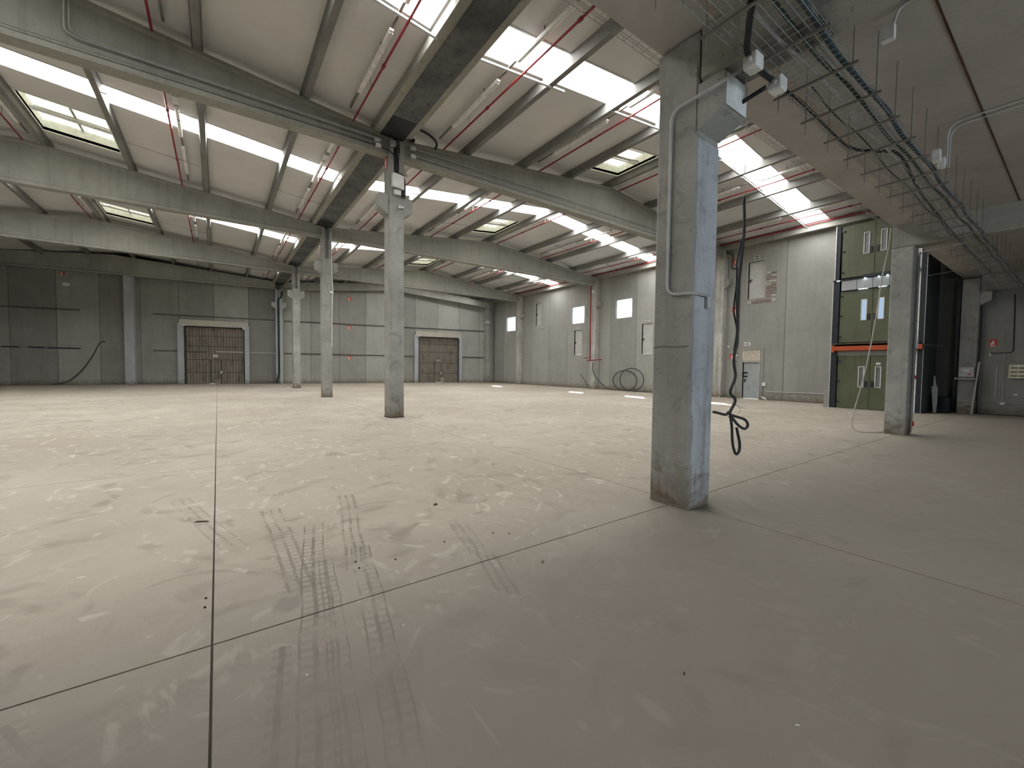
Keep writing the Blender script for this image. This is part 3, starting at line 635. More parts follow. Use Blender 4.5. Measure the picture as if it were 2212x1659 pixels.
# ------------------------------------------------------------------ wire mesh cable tray under the mezzanine
TX0, TX1, TY0, TY1, TZ = -3.5, 19.4, -1.10, -.50, 4.66
tr_ = thing('cable_tray', 'wide wire mesh cable tray hung on threaded rods under the mezzanine', 'cable tray', (0, -.8, TZ))
n = 8
for i in range(n + 1):
    y = TY0 + (TY1 - TY0) * i / n
    obj('long_wire', MB().tube([(TX0, y, TZ), (TX1, y, TZ)], .0042, 4), M_galvd, tr_)
for y in (TY0, TY1):
    for h in (.035, .07): obj('side_wire', MB().tube([(TX0, y, TZ + h), (TX1, y, TZ + h)], .0038, 4), M_galvd, tr_)
cw = MB(); x = TX0
while x < TX1:
    cw.tube([(x, TY0, TZ + .07), (x, TY0, TZ), (x, TY1, TZ), (x, TY1, TZ + .07)], .0034, 3); x += .10
o = obj('cross_wires', cw, M_galvd, tr_); o['kind'] = 'stuff'
x = -2.9
brk = [-2.9, -2.15, -1.4, -.65, .10, .84, 1.585, 2.335, 3.085, 3.84, 4.585, 5.25, 6.05, 6.8, 7.55, 8.3, 9.05, 10.6, 11.4, 12.2, 13.0, 14., 15., 16., 17.]
for x in brk:
    obj('bracket', box(x - .013, x + .013, TY0 - .07, TY1 + .09, TZ - .030, TZ - .010), M_rod, tr_)
    over = -.05 < x < .5
    for y in (-1.125, -.46):
        obj('threaded_rod', MB().tube([(x, y, 4.72 if over else 5.3), (x, y, 4.5 if y > -1 else 4.58)], .0055, 5), M_rod, tr_)
et = thing('cable_tray', 'narrow wire mesh tray along the mezzanine edge above the big near column', 'cable tray', (3, .6, 5.4))
for y, z in ((.50, 5.42), (.50, 5.36), (.58, 5.36), (.66, 5.36), (.66, 5.42)): obj('long_wire', MB().tube([(-3.5, y, z), (10.6, y, z)], .0038, 4), M_galvd, et)
cw = MB(); x = -3.5
while x < 10.6:
    cw.tube([(x, .50, 5.42), (x, .50, 5.36), (x, .66, 5.36), (x, .66, 5.42)], .0034, 3); x += .16
o = obj('cross_wires', cw, M_galvd, et); o['kind'] = 'stuff'
# cables lying in the tray
def cable(pts, r, mat, lb, cat='cable', grp=None, name='power_cable', k=6): return tag(obj(name, MB().tube(smooth_path(pts, k), r, 6), mat, smooth=True), lb, cat, grp)
GC = 'cables lying in the mesh tray'
def lay(y0, y1, r, mat, lb, x0=-3.4, x1=19.3):
    pts = []; x = x0; i = 0
    while x <= x1:
        pts.append((x, y0 + (y1 - y0) * (x - x0) / (x1 - x0) + .02 * math.sin(i * 2.1 + y0 * 9), TZ + .012 + r)); x += .8; i += 1
    cable(pts, r, mat, lb, grp=GC)
lay(-1.06, -1.07, .026, M_bluecab, 'thick blue black cable along the outer edge of the mesh tray')
lay(-.93, -.99, .020, M_greencab, 'dark green cable lying beside the blue one in the mesh tray')
lay(-.80, -.90, .015, M_grey, 'thin grey cable in the middle of the mesh tray')
lay(-.72, -.62, .010, M_cable, 'thin black cable right of the middle of the mesh tray', 1.0)
cable([(-3.4, -.62, TZ + .03), (-2.0, -.60, TZ + .03), (-1.3, -.70, TZ + .03), (-.75, -.86, TZ + .03), (-.42, -.72, TZ + .0), (-.2, -.60, 4.64), (-.08, -.58, 4.6)], .028, M_cable, 'fat black cable crossing the near end of the mesh tray to the first white box')
cable([(.02, -.58, 4.58), (.2, -.56, 4.60), (.42, -.58, 4.60)], .026, M_cable, 'short black cable link between the two white tray boxes')
cable([(.55, -.56, 4.62), (1.2, -.55, TZ + .03), (2.2, -.54, TZ + .03), (2.9, -.56, TZ + .03), (3.3, -.74, TZ + .04), (3.7, -.9, TZ + .03), (5.5, -.78, TZ + .03), (8, -.72, TZ + .03), (9.6, -.7, TZ + .03), (12, -.7, TZ + .02), (16, -.7, TZ + .02)], .020, M_cable, 'long black cable weaving from the second white box along the tray')
cable([(.40, -.52, 4.56), (.36, -.3, 4.50), (.33, -.0, 4.40), (.6, .6, 4.2)], .022, M_cable, 'black cable leaving the second tray box behind the corbel')
for x, lb in ((-.05, 'white junction box hung on the tray edge nearest the big column'), (.48, 'second white junction box on the tray edge beside the black link cable')):
    b_ = tag(obj('junction_box', box(x - .075, x + .075, -.66, -.53, 4.50, 4.64), M_white, bevel=.012), lb, 'junction box')
    obj('gland', MB().tube([(x - .11, -.6, 4.57), (x - .07, -.6, 4.57)], .02, 8).tube([(x + .07, -.6, 4.57), (x + .10, -.6, 4.57)], .02, 8), M_grey, b_)
tag(obj('bent_conduit', MB().tube(bend_path([(-.06, -.52, 4.56), (-.03, .30, 4.55), (-.025, .305, 2.46), (-.025, -.03, 2.45), (.27, -.03, 2.44)], .14, 6), .017, 8), M_grey, smooth=True), 'thick grey conduit bending down the side of the big near column', 'conduit')
tag(obj('socket_box', box(.24, .31, -.045, -.004, 2.30, 2.45), M_grey, bevel=.006), 'flat grey box at the end of the big column conduit', 'junction box')
tag(obj('switch_box', box(1.28, 1.36, -1.32, -1.22, 4.98, 5.12), M_white), 'small white box at the end of a conduit beside the second mezzanine strip', 'junction box')
tag(obj('slab_conduit', MB().tube(bend_path([(1.32, -1.3, 5.10), (1.32, -1.34, 5.27), (1.35, -3.6, 5.27)], .08), .014), M_grey), 'grey conduit on the slab leading to the small white box near the beam', 'conduit')
GD = 'twin conduits dropping from the slab to the tray'
for i, lb in enumerate(('left of the twin thin conduits dropping from slab to tray', 'right of the twin thin conduits dropping from slab to tray')):
    x = 4.55 + i * .16
    tag(obj('slab_conduit', MB().tube(bend_path([(x + .1, -1.22, 4.72), (x, -1.24, 5.275), (x + .05, -4.6, 5.275)], .16), .011), M_grey), lb, 'conduit', GD)
tag(obj('tray_coupler', MB().box(4.3, 4.42, -1.2, -1.12, 4.70, 4.86).box(4.5, 4.62, -1.22, -1.14, 4.66, 4.8), M_white), 'white coupler clipped to the mesh tray where twin conduits arrive', 'junction box')
# hanging black cable with tied end loops
HX, HY = 2.03, .46
hc = thing('hanging_cable', 'thick black double cable hanging from the mezzanine edge and tied in loops above the floor', 'cable', (HX, HY, 1))
obj('string', MB().tube([(HX + .01, HY, 5.32), (HX, HY, 4.12)], .004, 4), M_grey, hc)
def HP(u, v, d=0.):   # picture-like offsets turned into a vertical plane facing the open hall
    e = Vector((.8146, -.5799, 0)); return Vector((HX, HY, 0)) + e * u + Vector((0, 0, v)) + Vector((.58, .81, 0)) * d
obj('cable_strand', MB().tube(smooth_path([HP(0, 4.14), HP(.02, 3.7), HP(-.01, 3.2), HP(-.05, 2.7), HP(-.03, 2.2), HP(-.07, 1.75), HP(-.04, 1.5), HP(-.11, 1.27), HP(-.03, 1.15), HP(-.10, .98), HP(-.10, .93)]), .021, 8), M_cable, hc, True)
obj('cable_strand', MB().tube(smooth_path([HP(.0, 3.55, .03), HP(-.055, 3.2, .03), HP(-.045, 2.9, .04), HP(-.075, 2.5, .04), HP(-.02, 2.2, .04), HP(-.06, 1.9, .03)]), .013, 8), M_cable, hc, True)
obj('end_loop', MB().tube(smooth_path([HP(-.10, .93), HP(.0, .90), HP(.12, .86), HP(.17, .78), HP(.12, .72), HP(.02, .78), HP(-.08, .9), HP(-.12, .97), HP(-.17, .93), HP(-.30, .96), HP(-.36, .97)]), .020, 8), M_cable, hc, True)
obj('end_loop', MB().tube(smooth_path([HP(-.10, .93), HP(-.07, .75), HP(-.05, .5), HP(.0, .34), HP(.05, .38), HP(.055, .5), HP(.02, .66), HP(.0, .74)]), .020, 8), M_cable, hc, True)
obj('wire_tie', MB().tube(smooth_path([HP(-.12, .97), HP(-.06, .92), HP(-.09, .87), HP(-.14, .92), HP(-.10, .97)]), .006, 5).tube(smooth_path([HP(-.06, 1.13), HP(.05, 1.02), HP(.02, .95)]), .004, 4).tube([HP(-.05, 1.10), HP(.12, 1.02)], .004, 4), M_grey, hc)

# ------------------------------------------------------------------ conduits and hose at the lift side column
G3 = 'pale conduits on the lift side column'
for i, lb in enumerate(('outer of the pale conduits down the column before the lift', 'inner of the pale conduits down the column before the lift')):
    x = MFX + .30 + i * .07
    tag(obj('thin_conduit', MB().tube(bend_path([(x, .02, .05 + i * .1), (x, .02, 4.60 - .03 * i), (x, -.75, 4.66), (12.5, -.78, 4.68)] if i == 0 else [(x, .02, .1), (x, .02, 4.62)], .12), .016), M_galv), lb, 'conduit', G3)
tag(obj('junction_box', box(MFX + .33, MFX + .40, -.03, .035, 2.2, 2.42), M_white), 'small white box on the conduits before the lift', 'junction box')
tag(obj('call_point', box(MFX + .40, MFX + .46, -.02, .055, 1.42, 1.52), M_redsign), 'tiny red push button box low on the column before the lift', 'call point')
tag(obj('call_point', box(MFX + .36, MFX + .42, -.02, .055, .22, .34), M_redsign), 'tiny red box at the foot of the conduits before the lift', 'call point')
tag(obj('grey_hose', MB().tube(smooth_path([(9.70, .50, 5.25), (9.62, .52, 4.7), (9.6, .61, 4.0), (9.6, .71, 2.85), (9.58, .86, 1.6), (9.55, 1.0, .80), (9.5, 1.06, .40), (9.45, 1.05, .15), (9.45, .92, .03), (9.5, .74, .02), (9.7, .60, .02), (9.9, .53, .02)]), .014, 8), M_greyhose, smooth=True), 'slack grey hose hanging beside the column before the lift and curling onto the floor', 'hose')

M_liftglass = plain('dull wired lift glass', (.16, .17, .17), .3)
# ------------------------------------------------------------------ freight lift
LX = 17.9
lf = thing('freight_lift', 'three level green freight lift tower with dark steel posts and orange crossbeam', 'lift', (LX, 2.6, 0))
obj('post', box(LX - .06, LX + .10, 3.92, 4.15, 0, 5.56), M_darksteel, lf); obj('post', box(LX - .02, LX + .10, 3.96, 4.12, 5.56, 7.88), M_darksteel, lf)
obj('post_edge', box(LX - .08, LX - .055, 4.13, 4.17, 0, 5.56), M_galv, lf); obj('post_edge', box(LX - .05, LX - .02, 4.095, 4.13, 5.56, 7.90), M_galv, lf)
obj('post', box(LX - .06, LX + .12, 1.20, 1.36, 0, 6.6), M_darksteel, lf); obj('post_edge', box(LX - .07, LX - .04, 1.185, 1.20, 0, 6.6), M_galv, lf)
obj('side_sheet', box(LX + .05, XW - .05, 1.16, 1.20, 0, 7.8), M_teal, lf)
obj('rear_sheet', box(LX + .12, XW - .03, 4.11, 4.15, 0, 7.8), M_teal, lf)
obj('infill_sheet', box(LX + .0, LX + .04, 1.36, 1.73, 0, 7.86), M_infill, lf)
for (a, b) in ((0.02, 2.27), (2.85, 5.06), (5.64, 7.86)):
    lit = a == 2.85
    for (y0, y1, wy) in ((2.80, 3.90, (2.99, 3.155)), (1.74, 2.785, (2.44, 2.605))):
        dleaf = MB(); panel_boxes(dleaf, y0, y1, a, b, [(wy[0], wy[1], a + .93, a + 1.78)], lambda q, u0, u1, z0, z1: q.box(LX + .02, LX + .07, u0, u1, z0, z1))
        lo = obj('door_leaf', dleaf, M_green, lf)
        fr = MB(); z0, z1 = a + .93, a + 1.78
        for q in ((wy[0] - .02, wy[0] + .012, z0 - .02, z1 + .02), (wy[1] - .012, wy[1] + .02, z0 - .02, z1 + .02), (wy[0], wy[1], z0 - .02, z0 + .012), (wy[0], wy[1], z1 - .012, z1 + .02)): fr.box(LX + .0, LX + .03, *q)
        obj('window_frame', fr, M_white, lo)
        obj('window_pane', box(LX + .045, LX + .055, wy[0], wy[1], z0, z1), E_liftwin if lit else M_liftglass, lo)
        hy = 2.92 if y0 > 2.7 else 2.69
        obj('handle', MB().box(LX - .02, LX + .02, hy - .05, hy + .05, a + .93, a + 1.18), M_darksteel, lo)
        if y0 > 2.7:
            for hz in (.22, 1.12, 1.98): obj('hinge', box(LX - .03, LX + .02, 3.80, 3.88, a + hz, a + hz + .05), M_darksteel, lo)
obj('transom', box(LX + .0, LX + .05, 1.74, 3.92, 2.28, 2.47), C_wall, lf)
obj('crossbeam', MB().box(LX - .22, LX - .19, 1.2, 4.06, 2.47, 2.70).box(LX - .22, LX - .08, 1.2, 4.06, 2.47, 2.49).box(LX - .22, LX - .08, 1.2, 4.06, 2.68, 2.70).box(LX - .24, LX - .05, 3.98, 4.07, 2.43, 2.72), M_orange, lf)
obj('landing_edge', box(LX - .24, LX + .0, 1.3, 4.06, 2.77, 2.80), plain('dusty landing edge', (.16, .11, .07), .8), lf)
obj('landing_shadow_gap', box(LX - .05, LX + .0, 1.3, 4.0, 2.70, 2.77), M_dark, lf)
for q in range(4): obj('header_sheet', box(LX - .10, LX - .08, 3.86 - (q + 1) * .53, 3.86 - q * .53 - .015, 5.08, 5.50), C_jamb, lf)
obj('head_bar', MB().box(LX - .14, LX - .04, 3.1, 4.15, 5.52, 5.56).box(LX - .16, LX - .02, 1.4, 3.1, 5.53, 5.66), M_darksteel, lf)
obj('ceiling_lamp', MB().box(LX - .18, LX - .15, 3.0, 3.06, 5.47, 5.51).box(LX - .18, LX - .15, 2.57, 2.62, 5.47, 5.51).box(LX - .18, LX - .15, 2.30, 2.35, 5.48, 5.52), E_lamp, lf)
obj('marker_lamp', MB().box(LX - .16, LX - .14, 3.9, 4.0, 5.51, 5.53).box(LX - .11, LX - .10, 2.95, 3.25, 5.065, 5.075).box(LX - .11, LX - .10, 2.35, 2.6, 5.065, 5.075), E_lamp, lf)
obj('call_notice', box(LX + .005, LX + .015, 2.45, 2.60, 1.88, 1.975), M_white, lf)
obj('brace', MB().tube([(LX + .02, 1.2, 5.3), (LX + .6, .55, 5.45)], .015).tube([(LX, 1.19, 2.66), (LX + .9, .85, 2.64)], .012), M_galv, lf)
tag(obj('dark_post', box(XW - .25, XW - .02, .52, .62, 0, 5.28), M_darksteel), 'dark steel post in the unlit corner left of the fuse box pilaster', 'post')
tag(obj('crate', box(XW - .9, XW - .3, .60, 1.10, 0, .62), M_darksteel, bevel=.02), 'black crate in the unlit corner behind the lift', 'crate')
tag(obj('steel_guard', box(LX - .02, LX + .10, 4.18, 4.36, 0, 1.08), M_galvd, bevel=.01), 'waist high grey steel guard beside the left lift post', 'guard')
m_ = MB().prism([(.99, 1.46), (.94, 1.46), (.92, 1.15), (.86, .98), (.86, .45), (.88, .02), (.96, .02), (1.0, .5), (1.04, 1.05), (.985, 1.06)], 'x', 18.55, 18.6)
tag(obj('plastic_sheet', m_, M_doorblue), 'pale curved plastic panel leaning against the side of the lift', 'panel')

# ------------------------------------------------------------------ fuse boxes under the mezzanine
YO = XW
b_ = tag(obj('fuse_box', box(19.46, 19.598, .03, .45, 1.43, 1.82), M_grey, bevel=.01), 'grey control box with white label on the dark pilaster shelf', 'fuse box')
obj('label_plate', box(19.452, 19.46, .165, .33, 1.64, 1.73), M_white, b_); obj('red_button', box(19.45, 19.46, .12, .18, 1.50, 1.56), M_redsign, b_)
tag(obj('shelf', box(19.40, 19.60, -.01, .54, 1.33, 1.40), M_galvd), 'narrow steel shelf below the grey control box', 'shelf')
b_ = tag(obj('fuse_box', box(XW - .12, XW, -1.20, -.78, 1.40, 1.92), M_cream, bevel=.01), 'cream distribution board with three rows of breakers', 'fuse box')
for q in range(3): obj('breaker_row', MB().box(XW - .13, XW - .12, -1.0, -.84, 1.48 + q * .15, 1.51 + q * .15).box(XW - .13, XW - .12, -1.16, -1.03, 1.48 + q * .15, 1.51 + q * .15), M_dark, b_)
fire_sign(lambda u, y, v: (XW - y, -.36 - u, 2.75 + v), .2, .28, 'red fire hose sign on the dark wall beside the pilaster')
tag(obj('switch_box', box(XW - .05, XW, -.325, -.285, 2.24, 2.35), M_white), 'tiny white switch under the red hose sign', 'switch')
tag(obj('wall_cable', MB().tube(bend_path([(XW - .02, -.31, 2.36), (XW - .02, -.80, 2.365), (XW - .02, -.87, 2.45), (XW - .02, -.83, 4.55)], .08), .014), M_cable), 'black cable rising up the dark wall beside the hose sign', 'cable')
tag(obj('wall_conduit', MB().tube(bend_path([(19.56, .25, 1.84), (19.56, .25, 2.0), (XW - .05, -.10, 1.99), (XW - .02, -.83, 1.97)], .05), .010), M_galv), 'thin conduit from the grey control box to the cream board', 'conduit')
tag(obj('wall_conduit', MB().tube([(XW - .02, -.493, 1.85), (XW - .02, -.486, .6)], .016), M_galv), 'short vertical pale conduit below the hose sign', 'conduit')
tag(obj('wall_conduit', MB().tube([(XW - .02, -.653, 2.43), (XW - .02, -.678, .55)], .010), M_galv), 'thin vertical conduit beside the cream distribution board', 'conduit')
tag(obj('wall_conduit', MB().tube([(19.58, .47, .46), (19.58, -.02, .46), (XW - .02, -.1, .46), (XW - .02, -2.2, .46)], .014), M_galvd), 'skirting height conduit along the dark wall', 'conduit')
tag(obj('junction_box', box(XW - .07, XW, -.73, -.61, .39, .49), M_white), 'low white box on the skirting conduit', 'junction box')
tag(obj('socket_box', box(XW - .05, XW, -1.03, -.93, .765, .82), M_white), 'low white socket under the cream board', 'socket')
tag(obj('leaning_plank', box(-.03, .03, -.02, .02, 0, 2.02, T=lambda x, y, z: (19.30 + z * .12 + x, .03 - z * .055 + y, z)), M_frame), 'thin pale plank leaning on the dark pilaster', 'plank')

# ------------------------------------------------------------------ wall services on the windowed wall
tag(obj('red_pipe', MB().tube(bend_path([(19.56, 20.40, 8.75), (19.56, 20.36, 2.25)], .05), .045, 8).tube([(19.56, 20.95, 2.44), (19.56, 20.34, 2.44)], .035, 8).tube([(19.54, 20.66, 2.22), (19.54, 20.3, 2.24), (19.56, 19.3, 2.30), (19.62, 19.15, 2.30)], .035, 8), M_red), 'vertical red riser with short branches at a pilaster', 'pipe', None)
tag(obj('junction_box', box(19.50, 19.6, 20.0, 20.2, 7.45, 7.7), M_white), 'white box high on the pilaster of the red riser', 'junction box')
hs = [(19.5, 19.97, 2.05), (19.52, 19.95, 1.42), (19.66, 19.55, .72), (XW - .15, 18.8, .14), (XW - .18, 18.0, .03), (XW - .2, 16.9, .03)]
def ring(yc, zc, ry, rz, off, a0, n=26, tw=.05): return [(XW - off - tw * q / n, yc + ry * math.cos(a0 - 2 * math.pi * q / n), zc + rz * math.sin(a0 - 2 * math.pi * q / n)) for q in range(n + 1)]
hs2 = smooth_path(hs) + ring(17.15, .75, 1.08, .73, .12, -math.pi / 2 + .1) + ring(16.48, .84, 1.03, .81, .20, -math.pi / 2) + [(XW - .26, 15.6, .03), (XW - .28, 14.9, .03), (XW - .3, 14.0, .03)]
tag(obj('coiled_hose', MB().tube(hs2, .03, 6), M_hose, smooth=True), 'black pipe coiled in two large upright rings against the wall', 'hose')
tag(obj('leaning_rod', MB().tube([(XW - .1, 21.7, 1.13), (XW - .4, 20.4, .03)], .022, 5), M_cable), 'thin dark rod leaning near the pilaster of the red riser', 'rod')
tag(obj('pull_cord', MB().tube([(19.64, 14.0, 8.52), (19.62, 14.0, 8.1)], .018, 5).tube([(19.62, 14.0, 8.12), (19.62, 14.0, 7.95)], .05, 6), M_grey), 'small hanging sensor below the eaves beam between two windows', 'sensor')
GP = 'thin conduits on the pilaster near the exit door'
for q, (y, z0, z1, lb) in enumerate(((9.86, 4.7, 7.9, 'upper thin conduit beside the scuffed pilaster'), (9.76, 3.0, 7.4, 'long thin conduit beside the scuffed pilaster'), (10.2, .6, 2.9, 'lower thin conduit on the scuffed pilaster'))):
    xx = XW - .012 if y < 9.9 else 19.592
    tag(obj('thin_conduit', MB().tube([(xx, y, z0), (xx, y, z1)], .014), M_galv), lb, 'conduit', GP)
cable([(19.7, 10.3, 8.45), (19.8, 9.85, 8.35), (XW - .05, 9.65, 8.2), (XW - .05, 9.68, 7.5), (XW - .05, 9.3, 7.35), (XW - .05, 9.22, 7.0), (XW - .05, 9.22, 4.0), (XW - .05, 9.22, 3.1), (XW - .06, 9.32, 2.75), (XW - .06, 9.32, 2.5)], .03, M_cable, 'black cable running down the wall between the red signs and the exit')
for (y, z, x, lb) in ((10.0, 5.5, XW - .03, 'tiny white box ending the upper thin conduit'), (9.74, 2.95, XW - .03, 'tiny white box ending the long thin conduit')):
    tag(obj('junction_box', box(x - .05, x + .03, y - .05, y + .05, z - .05, z + .06), M_white), lb, 'junction box')

# ------------------------------------------------------------------ roof services: red pipes, light battens, thin trays
M_lamp = plain('white lacquered batten', (.80, .80, .78), .4)
bayrow = [(.55, 10.0, 'nearest bay'), (10.4, 19.95, 'second bay'), (20.4, 29.9, 'third bay'), (30.35, 37.0, 'bay at the back wall')]
col_x = {-5.42: 'second strip left of the gutter', -1.03: 'strip just left of the gutter', 1.84: 'strip just right of the gutter', 5.88: 'third strip right of the gutter', 10.42: 'strip past the ridge', 14.06: 'middle of the far slope', 18.1: 'strip over the windowed wall', -9.9: 'left ridge'}
fix_dx = {-5.42: .22, -1.03: -.15, 1.84: -.28, 5.88: -.3, 10.42: -.22, 14.06: -.3, 18.1: -.3, -9.9: .22}
for x, wx in col_x.items():
    zc = roof_z(x)
    for (a, b, wb) in bayrow:
        b = min(b, bw(x) - .3)
        rp = tag(obj('red_pipe', MB().tube([(x, a - .2, zc - .30), (x, b + .2, zc - .30)], .028, 6), M_red), f'red sprinkler pipe, {wx}, {wb}', 'pipe', 'red sprinkler pipes')
        kk = MB()
        for q in range(3):
            y = a + 1.6 + q * 3.1
            if y < b: kk.tube([(x, y, zc - .30), (x, y, zc - .02)], .008, 4)
        obj('hanger', kk, M_galvd, rp)
        kk = MB()
        for q in range(2):
            y = a + 3.2 + q * 3.6
            if y < b: kk.tube([(x, y - .05, zc - .30), (x, y + .05, zc - .30)], .045, 6)
        obj('coupling', kk, M_red, rp)
        fx = x + fix_dx[x]; zf = roof_z(fx)
        bt_ = thing('light_batten', f'slim white tube batten, {wx}, {wb}', 'light', (fx, (a + b) / 2, zf - .2), 'tube light battens under the roof')
        L0 = a + .15; n = 2 if b - a < 9 else 3
        segs = [(a + .1, a + 2.2), (a + 3.0, a + 5.0), (a + 5.8, a + 8.3)][:3]
        for (s0, s1) in segs:
            if s1 > b: continue
            obj('housing', box(fx - .045, fx + .045, s0, s1, zf - .20, zf - .15), M_lamp, bt_)
            obj('tube', MB().tube([(fx - .03, s0 + .05, zf - .22), (fx - .03, s1 - .05, zf - .22)], .014, 6).tube([(fx + .03, s0 + .05, zf - .22), (fx + .03, s1 - .05, zf - .22)], .018, 6), M_lamp, bt_)
        sp = box(fx - .03, fx + .03, a, min(b, a + 9.2), zf - .15, zf - .12)
        for q in (.8, 4., 6.5): sp.box(fx - .01, fx + .01, a + q, a + q + .02, zf - .12, zf + .01)
        obj('suspension', sp, M_rod, bt_)  # dark tone also stands in for shadow behind the tubes
        if b - a > 7: obj('driver_box', box(fx - .07, fx + .07, a + 2.35, a + 2.8, zf - .24, zf - .12), M_white, bt_)
# (switched off)
# thin trays and conduits crossing the strips
def xrun(x0, x1, y, lb, r=.016, mat=M_galv, dz=.30, wide=False, cat='conduit'):
    m_ = MB(); xs_ = sorted({x0, x1, *[q for q in (-10, 10) if x0 < q < x1]})
    if wide:
        for a, b in zip(xs_, xs_[1:]):
            slope_boxes(m_, a, b, y - .03, y - .024, -dz, -dz + .035); slope_boxes(m_, a, b, y + .024, y + .03, -dz, -dz + .035); slope_boxes(m_, a, b, y - .03, y + .03, -dz - .003, -dz)
    else: m_.tube([(x, y, roof_z(x) - dz) for x in xs_], r, 5)
    tag(obj('narrow_tray' if wide else 'roof_conduit', m_, mat), lb, 'tray' if wide else cat, 'thin lines crossing the roof strips')
xrun(-2.2, -.2, 5.78, 'narrow bright tray beside the near skylights left of the gutter', wide=True); xrun(.62, 3.25, 5.78, 'narrow bright tray beside the near skylights right of the gutter', wide=True)
xrun(5.15, 7.45, 5.80, 'narrow bright tray under the skylight partly behind the big column', wide=True); xrun(11.2, 12.6, 5.80, 'narrow bright tray at the skylight just past the ridge', wide=True)
xrun(12.85, 14.9, 5.82, 'narrow bright tray at the second skylight past the ridge', wide=True); xrun(15.15, 17.2, 5.82, 'narrow bright tray at the third skylight past the ridge', wide=True); xrun(17.5, 19.5, 5.82, 'narrow bright tray reaching the eaves beam', wide=True)
for (a, b, y, lb) in ((-7., -4.75, 14.0, 'dark conduit under the left skylight band of the second bay'), (-7., -4.75, 17.15, 'dark conduit beyond the left skylight band of the second bay'), (-2.25, -.4, 14.1, 'dark conduit under the skylight next to the gutter'), (-2.25, -.4, 17.1, 'dark conduit beyond the skylight next to the gutter'),
                     (.7, 2.7, 14.1, 'dark conduit crossing the skylight behind the cabinet column'), (5.25, 7.4, 14.1, 'dark conduit crossing the third skylight of the second bay'), (5.25, 7.4, 17.3, 'dark conduit beyond the third skylight of the second bay'), (12.9, 15., 17.15, 'dark conduit on the far slope of the second bay'), (17.4, 19.4, 17.15, 'dark conduit close to the eaves in the second bay'), (12.9, 15., 7.6, 'dark conduit on the far slope of the first bay'),
                     (-7., -4.75, 26.9, 'dark conduit in the third roof bay, left side'), (15.2, 17.3, 26.9, 'dark conduit in the third roof bay over the windowed wall')):
    xrun(a, b, y, lb, .012, M_galvd)
# conduits on the first girder
G5 = 'pale conduits along the first girder'
yf = L + .05
tag(obj('girder_conduit', MB().tube(bend_path([(-6.79, yf, 9.2), (-6.80, yf, 8.47), (-6.6, yf, 8.40), (-.2, yf, 8.36)], .15), .018), M_galv), 'twin bent conduit along the first left girder', 'conduit', G5)
tag(obj('girder_conduit', MB().tube(bend_path([(-6.72, yf, 9.2), (-6.73, yf, 8.50), (-6.5, yf, 8.44), (-.2, yf, 8.40)], .15), .012), M_galv), 'thinner upper conduit along the first left girder', 'conduit', G5)
tag(obj('girder_conduit', MB().tube([(-14, yf - .02, 8.20), (-.3, yf - .02, 8.22)], .014), M_galvd), 'lower conduit just above the bottom flange of the first left girder', 'conduit', G5)
tag(obj('girder_conduit', MB().tube([(.75, yf, 8.42), (19.3, yf, 8.42)], .014), M_galv), 'upper conduit along the first right girder', 'conduit', G5)
tag(obj('girder_conduit', MB().tube([(.75, yf - .02, 8.20), (19.3, yf - .02, 8.22)], .016), M_galv), 'lower conduit along the first right girder', 'conduit', G5)
for (a, b, c_, d, lb) in ((-.45, -.29, 8.26, 8.35, 'upper of two white boxes left of the cabinet column head'), (-.41, -.25, 8.12, 8.21, 'lower of two white boxes left of the cabinet column head'), (.68, .84, 8.36, 8.46, 'upper of two white boxes right of the cabinet column head'), (.68, .84, 8.11, 8.21, 'lower of two white boxes right of the cabinet column head')):
    tag(obj('junction_box', box(a, b, L - .02, L + .06, c_, d), M_white), lb, 'junction box')
cable([(.25, L - .02, 8.55), (.5, L - .05, 8.60), (.72, L - .04, 8.58), (.75, L - .04, 8.66)], .045, M_cable, 'black cable stub beside the gutter outlet')
cable([(.85, L - .3, 8.86), (1.15, L - .25, 8.84), (1.4, L - .15, 8.80), (1.5, L - .1, 8.70), (1.48, L, 8.58)], .035, M_cable, 'black cable arching over the first right girder to a batten')
cable([(-.24, L - .04, 8.10), (0, L - .04, 8.06), (.12, L - .04, 8.0), (.17, L - .04, 7.85)], .016, M_cable, 'thin black wire from the lower left box into the column groove')

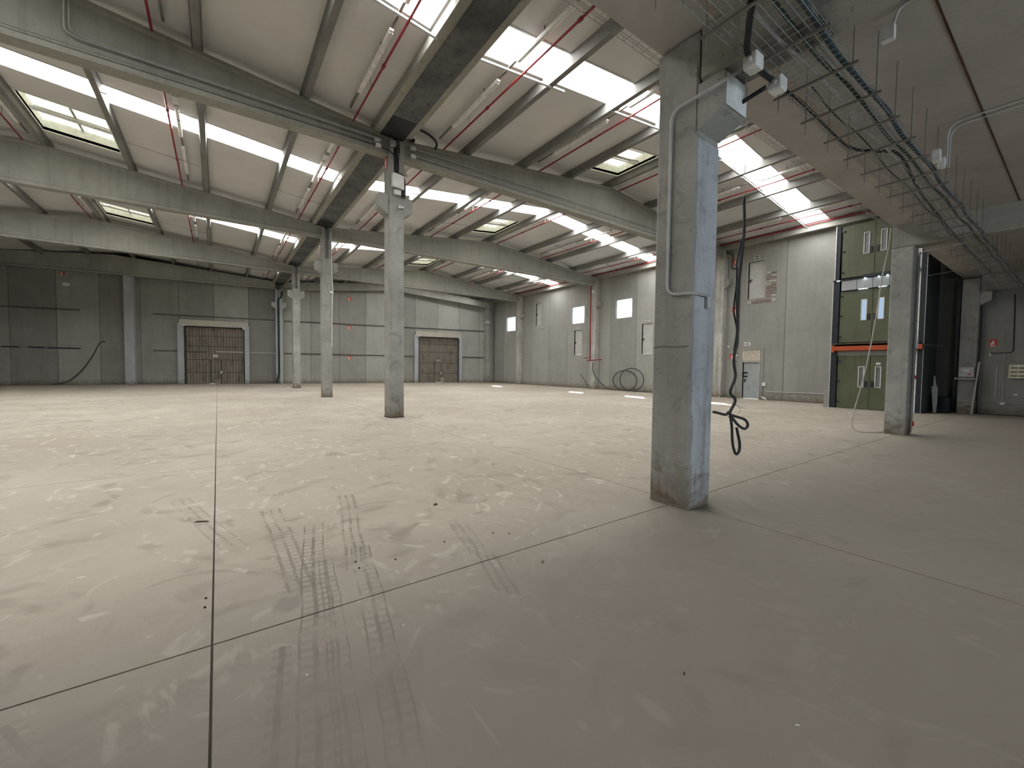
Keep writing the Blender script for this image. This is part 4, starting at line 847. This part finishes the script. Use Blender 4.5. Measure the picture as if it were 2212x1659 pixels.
# ------------------------------------------------------------------ bits on the floor
def chip(x, y, sx_, sy_, sz_, ang, mat, name, lb, cat, grp=None):
    n = 7; ca, sa = math.cos(ang), math.sin(ang); r1 = []; r2_ = []
    for q in range(n):
        a = 2 * math.pi * q / n; k_ = random.uniform(.75, 1.1); u, v = sx_ * math.cos(a) * k_, sy_ * math.sin(a) * k_
        r1.append((x + u * ca - v * sa, y + u * sa + v * ca, .0)); r2_.append((x + (u * ca - v * sa) * .6, y + (u * sa + v * ca) * .6, sz_ * random.uniform(.7, 1.2)))
    tag(obj(name, MB().loft([r1, r2_]), mat), lb, cat, grp)
chip(-4.46, 2.57, .085, .011, .014, -.45, M_wood, 'wood_splinter', 'dark wood splinter lying across the long floor joint', 'splinter')
chip(-5.17, 1.707, .035, .007, .004, -.3, M_paper, 'paper_scrap', 'tiny white scrap on the left part of the floor', 'scrap')
chip(-2.28, 1.743, .032, .022, .02, .5, M_wood, 'clod', 'dark clod on the floor in front of the big column', 'stone')
chip(-2.155, -.047, .016, .013, .02, .9, M_brick, 'clod', 'small brown clod just in front of the diagonal joint', 'stone')
for (x, y, lb) in ((-2.646, .763, 'lone dark chip midway between tyre prints and big column'), (-3.422, .69, 'nearer of two dark stones beside the tyre prints'), (-3.417, .818, 'farther of two dark stones beside the tyre prints'),
                   (-3.135, .677, 'single dark stone right of the pair by the tyre prints'), (-4.399, .842, 'farther of two dark stones left of the long floor joint'), (-4.402, .712, 'nearer of two dark stones left of the long floor joint'),
                   (-2.045, .588, 'flat dark stone closest to the big column'), (-2.169, .684, 'tiny dark stone left of the flat one before the big column')):
    chip(x, y, .010, .007, .009, random.uniform(0, 3), M_dark, 'stone', lb, 'stone')
chip(-2.333, -1.426, .012, .005, .006, .6, M_dark, 'rubber_shred', 'curled black shred on the floor near the viewer', 'shred')
chip(-2.201, -1.901, .014, .003, .003, -.7, M_paper, 'straw', 'short white straw piece on the dark foreground floor', 'straw')
for (x, y, lb) in ((-3.397, -.202, 'tiny white flake just on the near side of the diagonal joint'), (-2.159, .215, 'tiny white flake lying on the diagonal joint'), (-3.958, -.316, 'tiny white flake left of the near tyre prints')):
    chip(x, y, .006, .005, .004, random.uniform(0, 3), M_paper, 'paint_flake', lb, 'flake')
chip(.12, 9.80, .05, .03, .03, 0, M_brick, 'clod', 'brown lump at the foot of the cabinet column', 'stone')
chip(-.28, 29.75, .06, .05, .06, 0, M_paper, 'paper_scrap', 'white lump at the foot of the distant column', 'scrap')
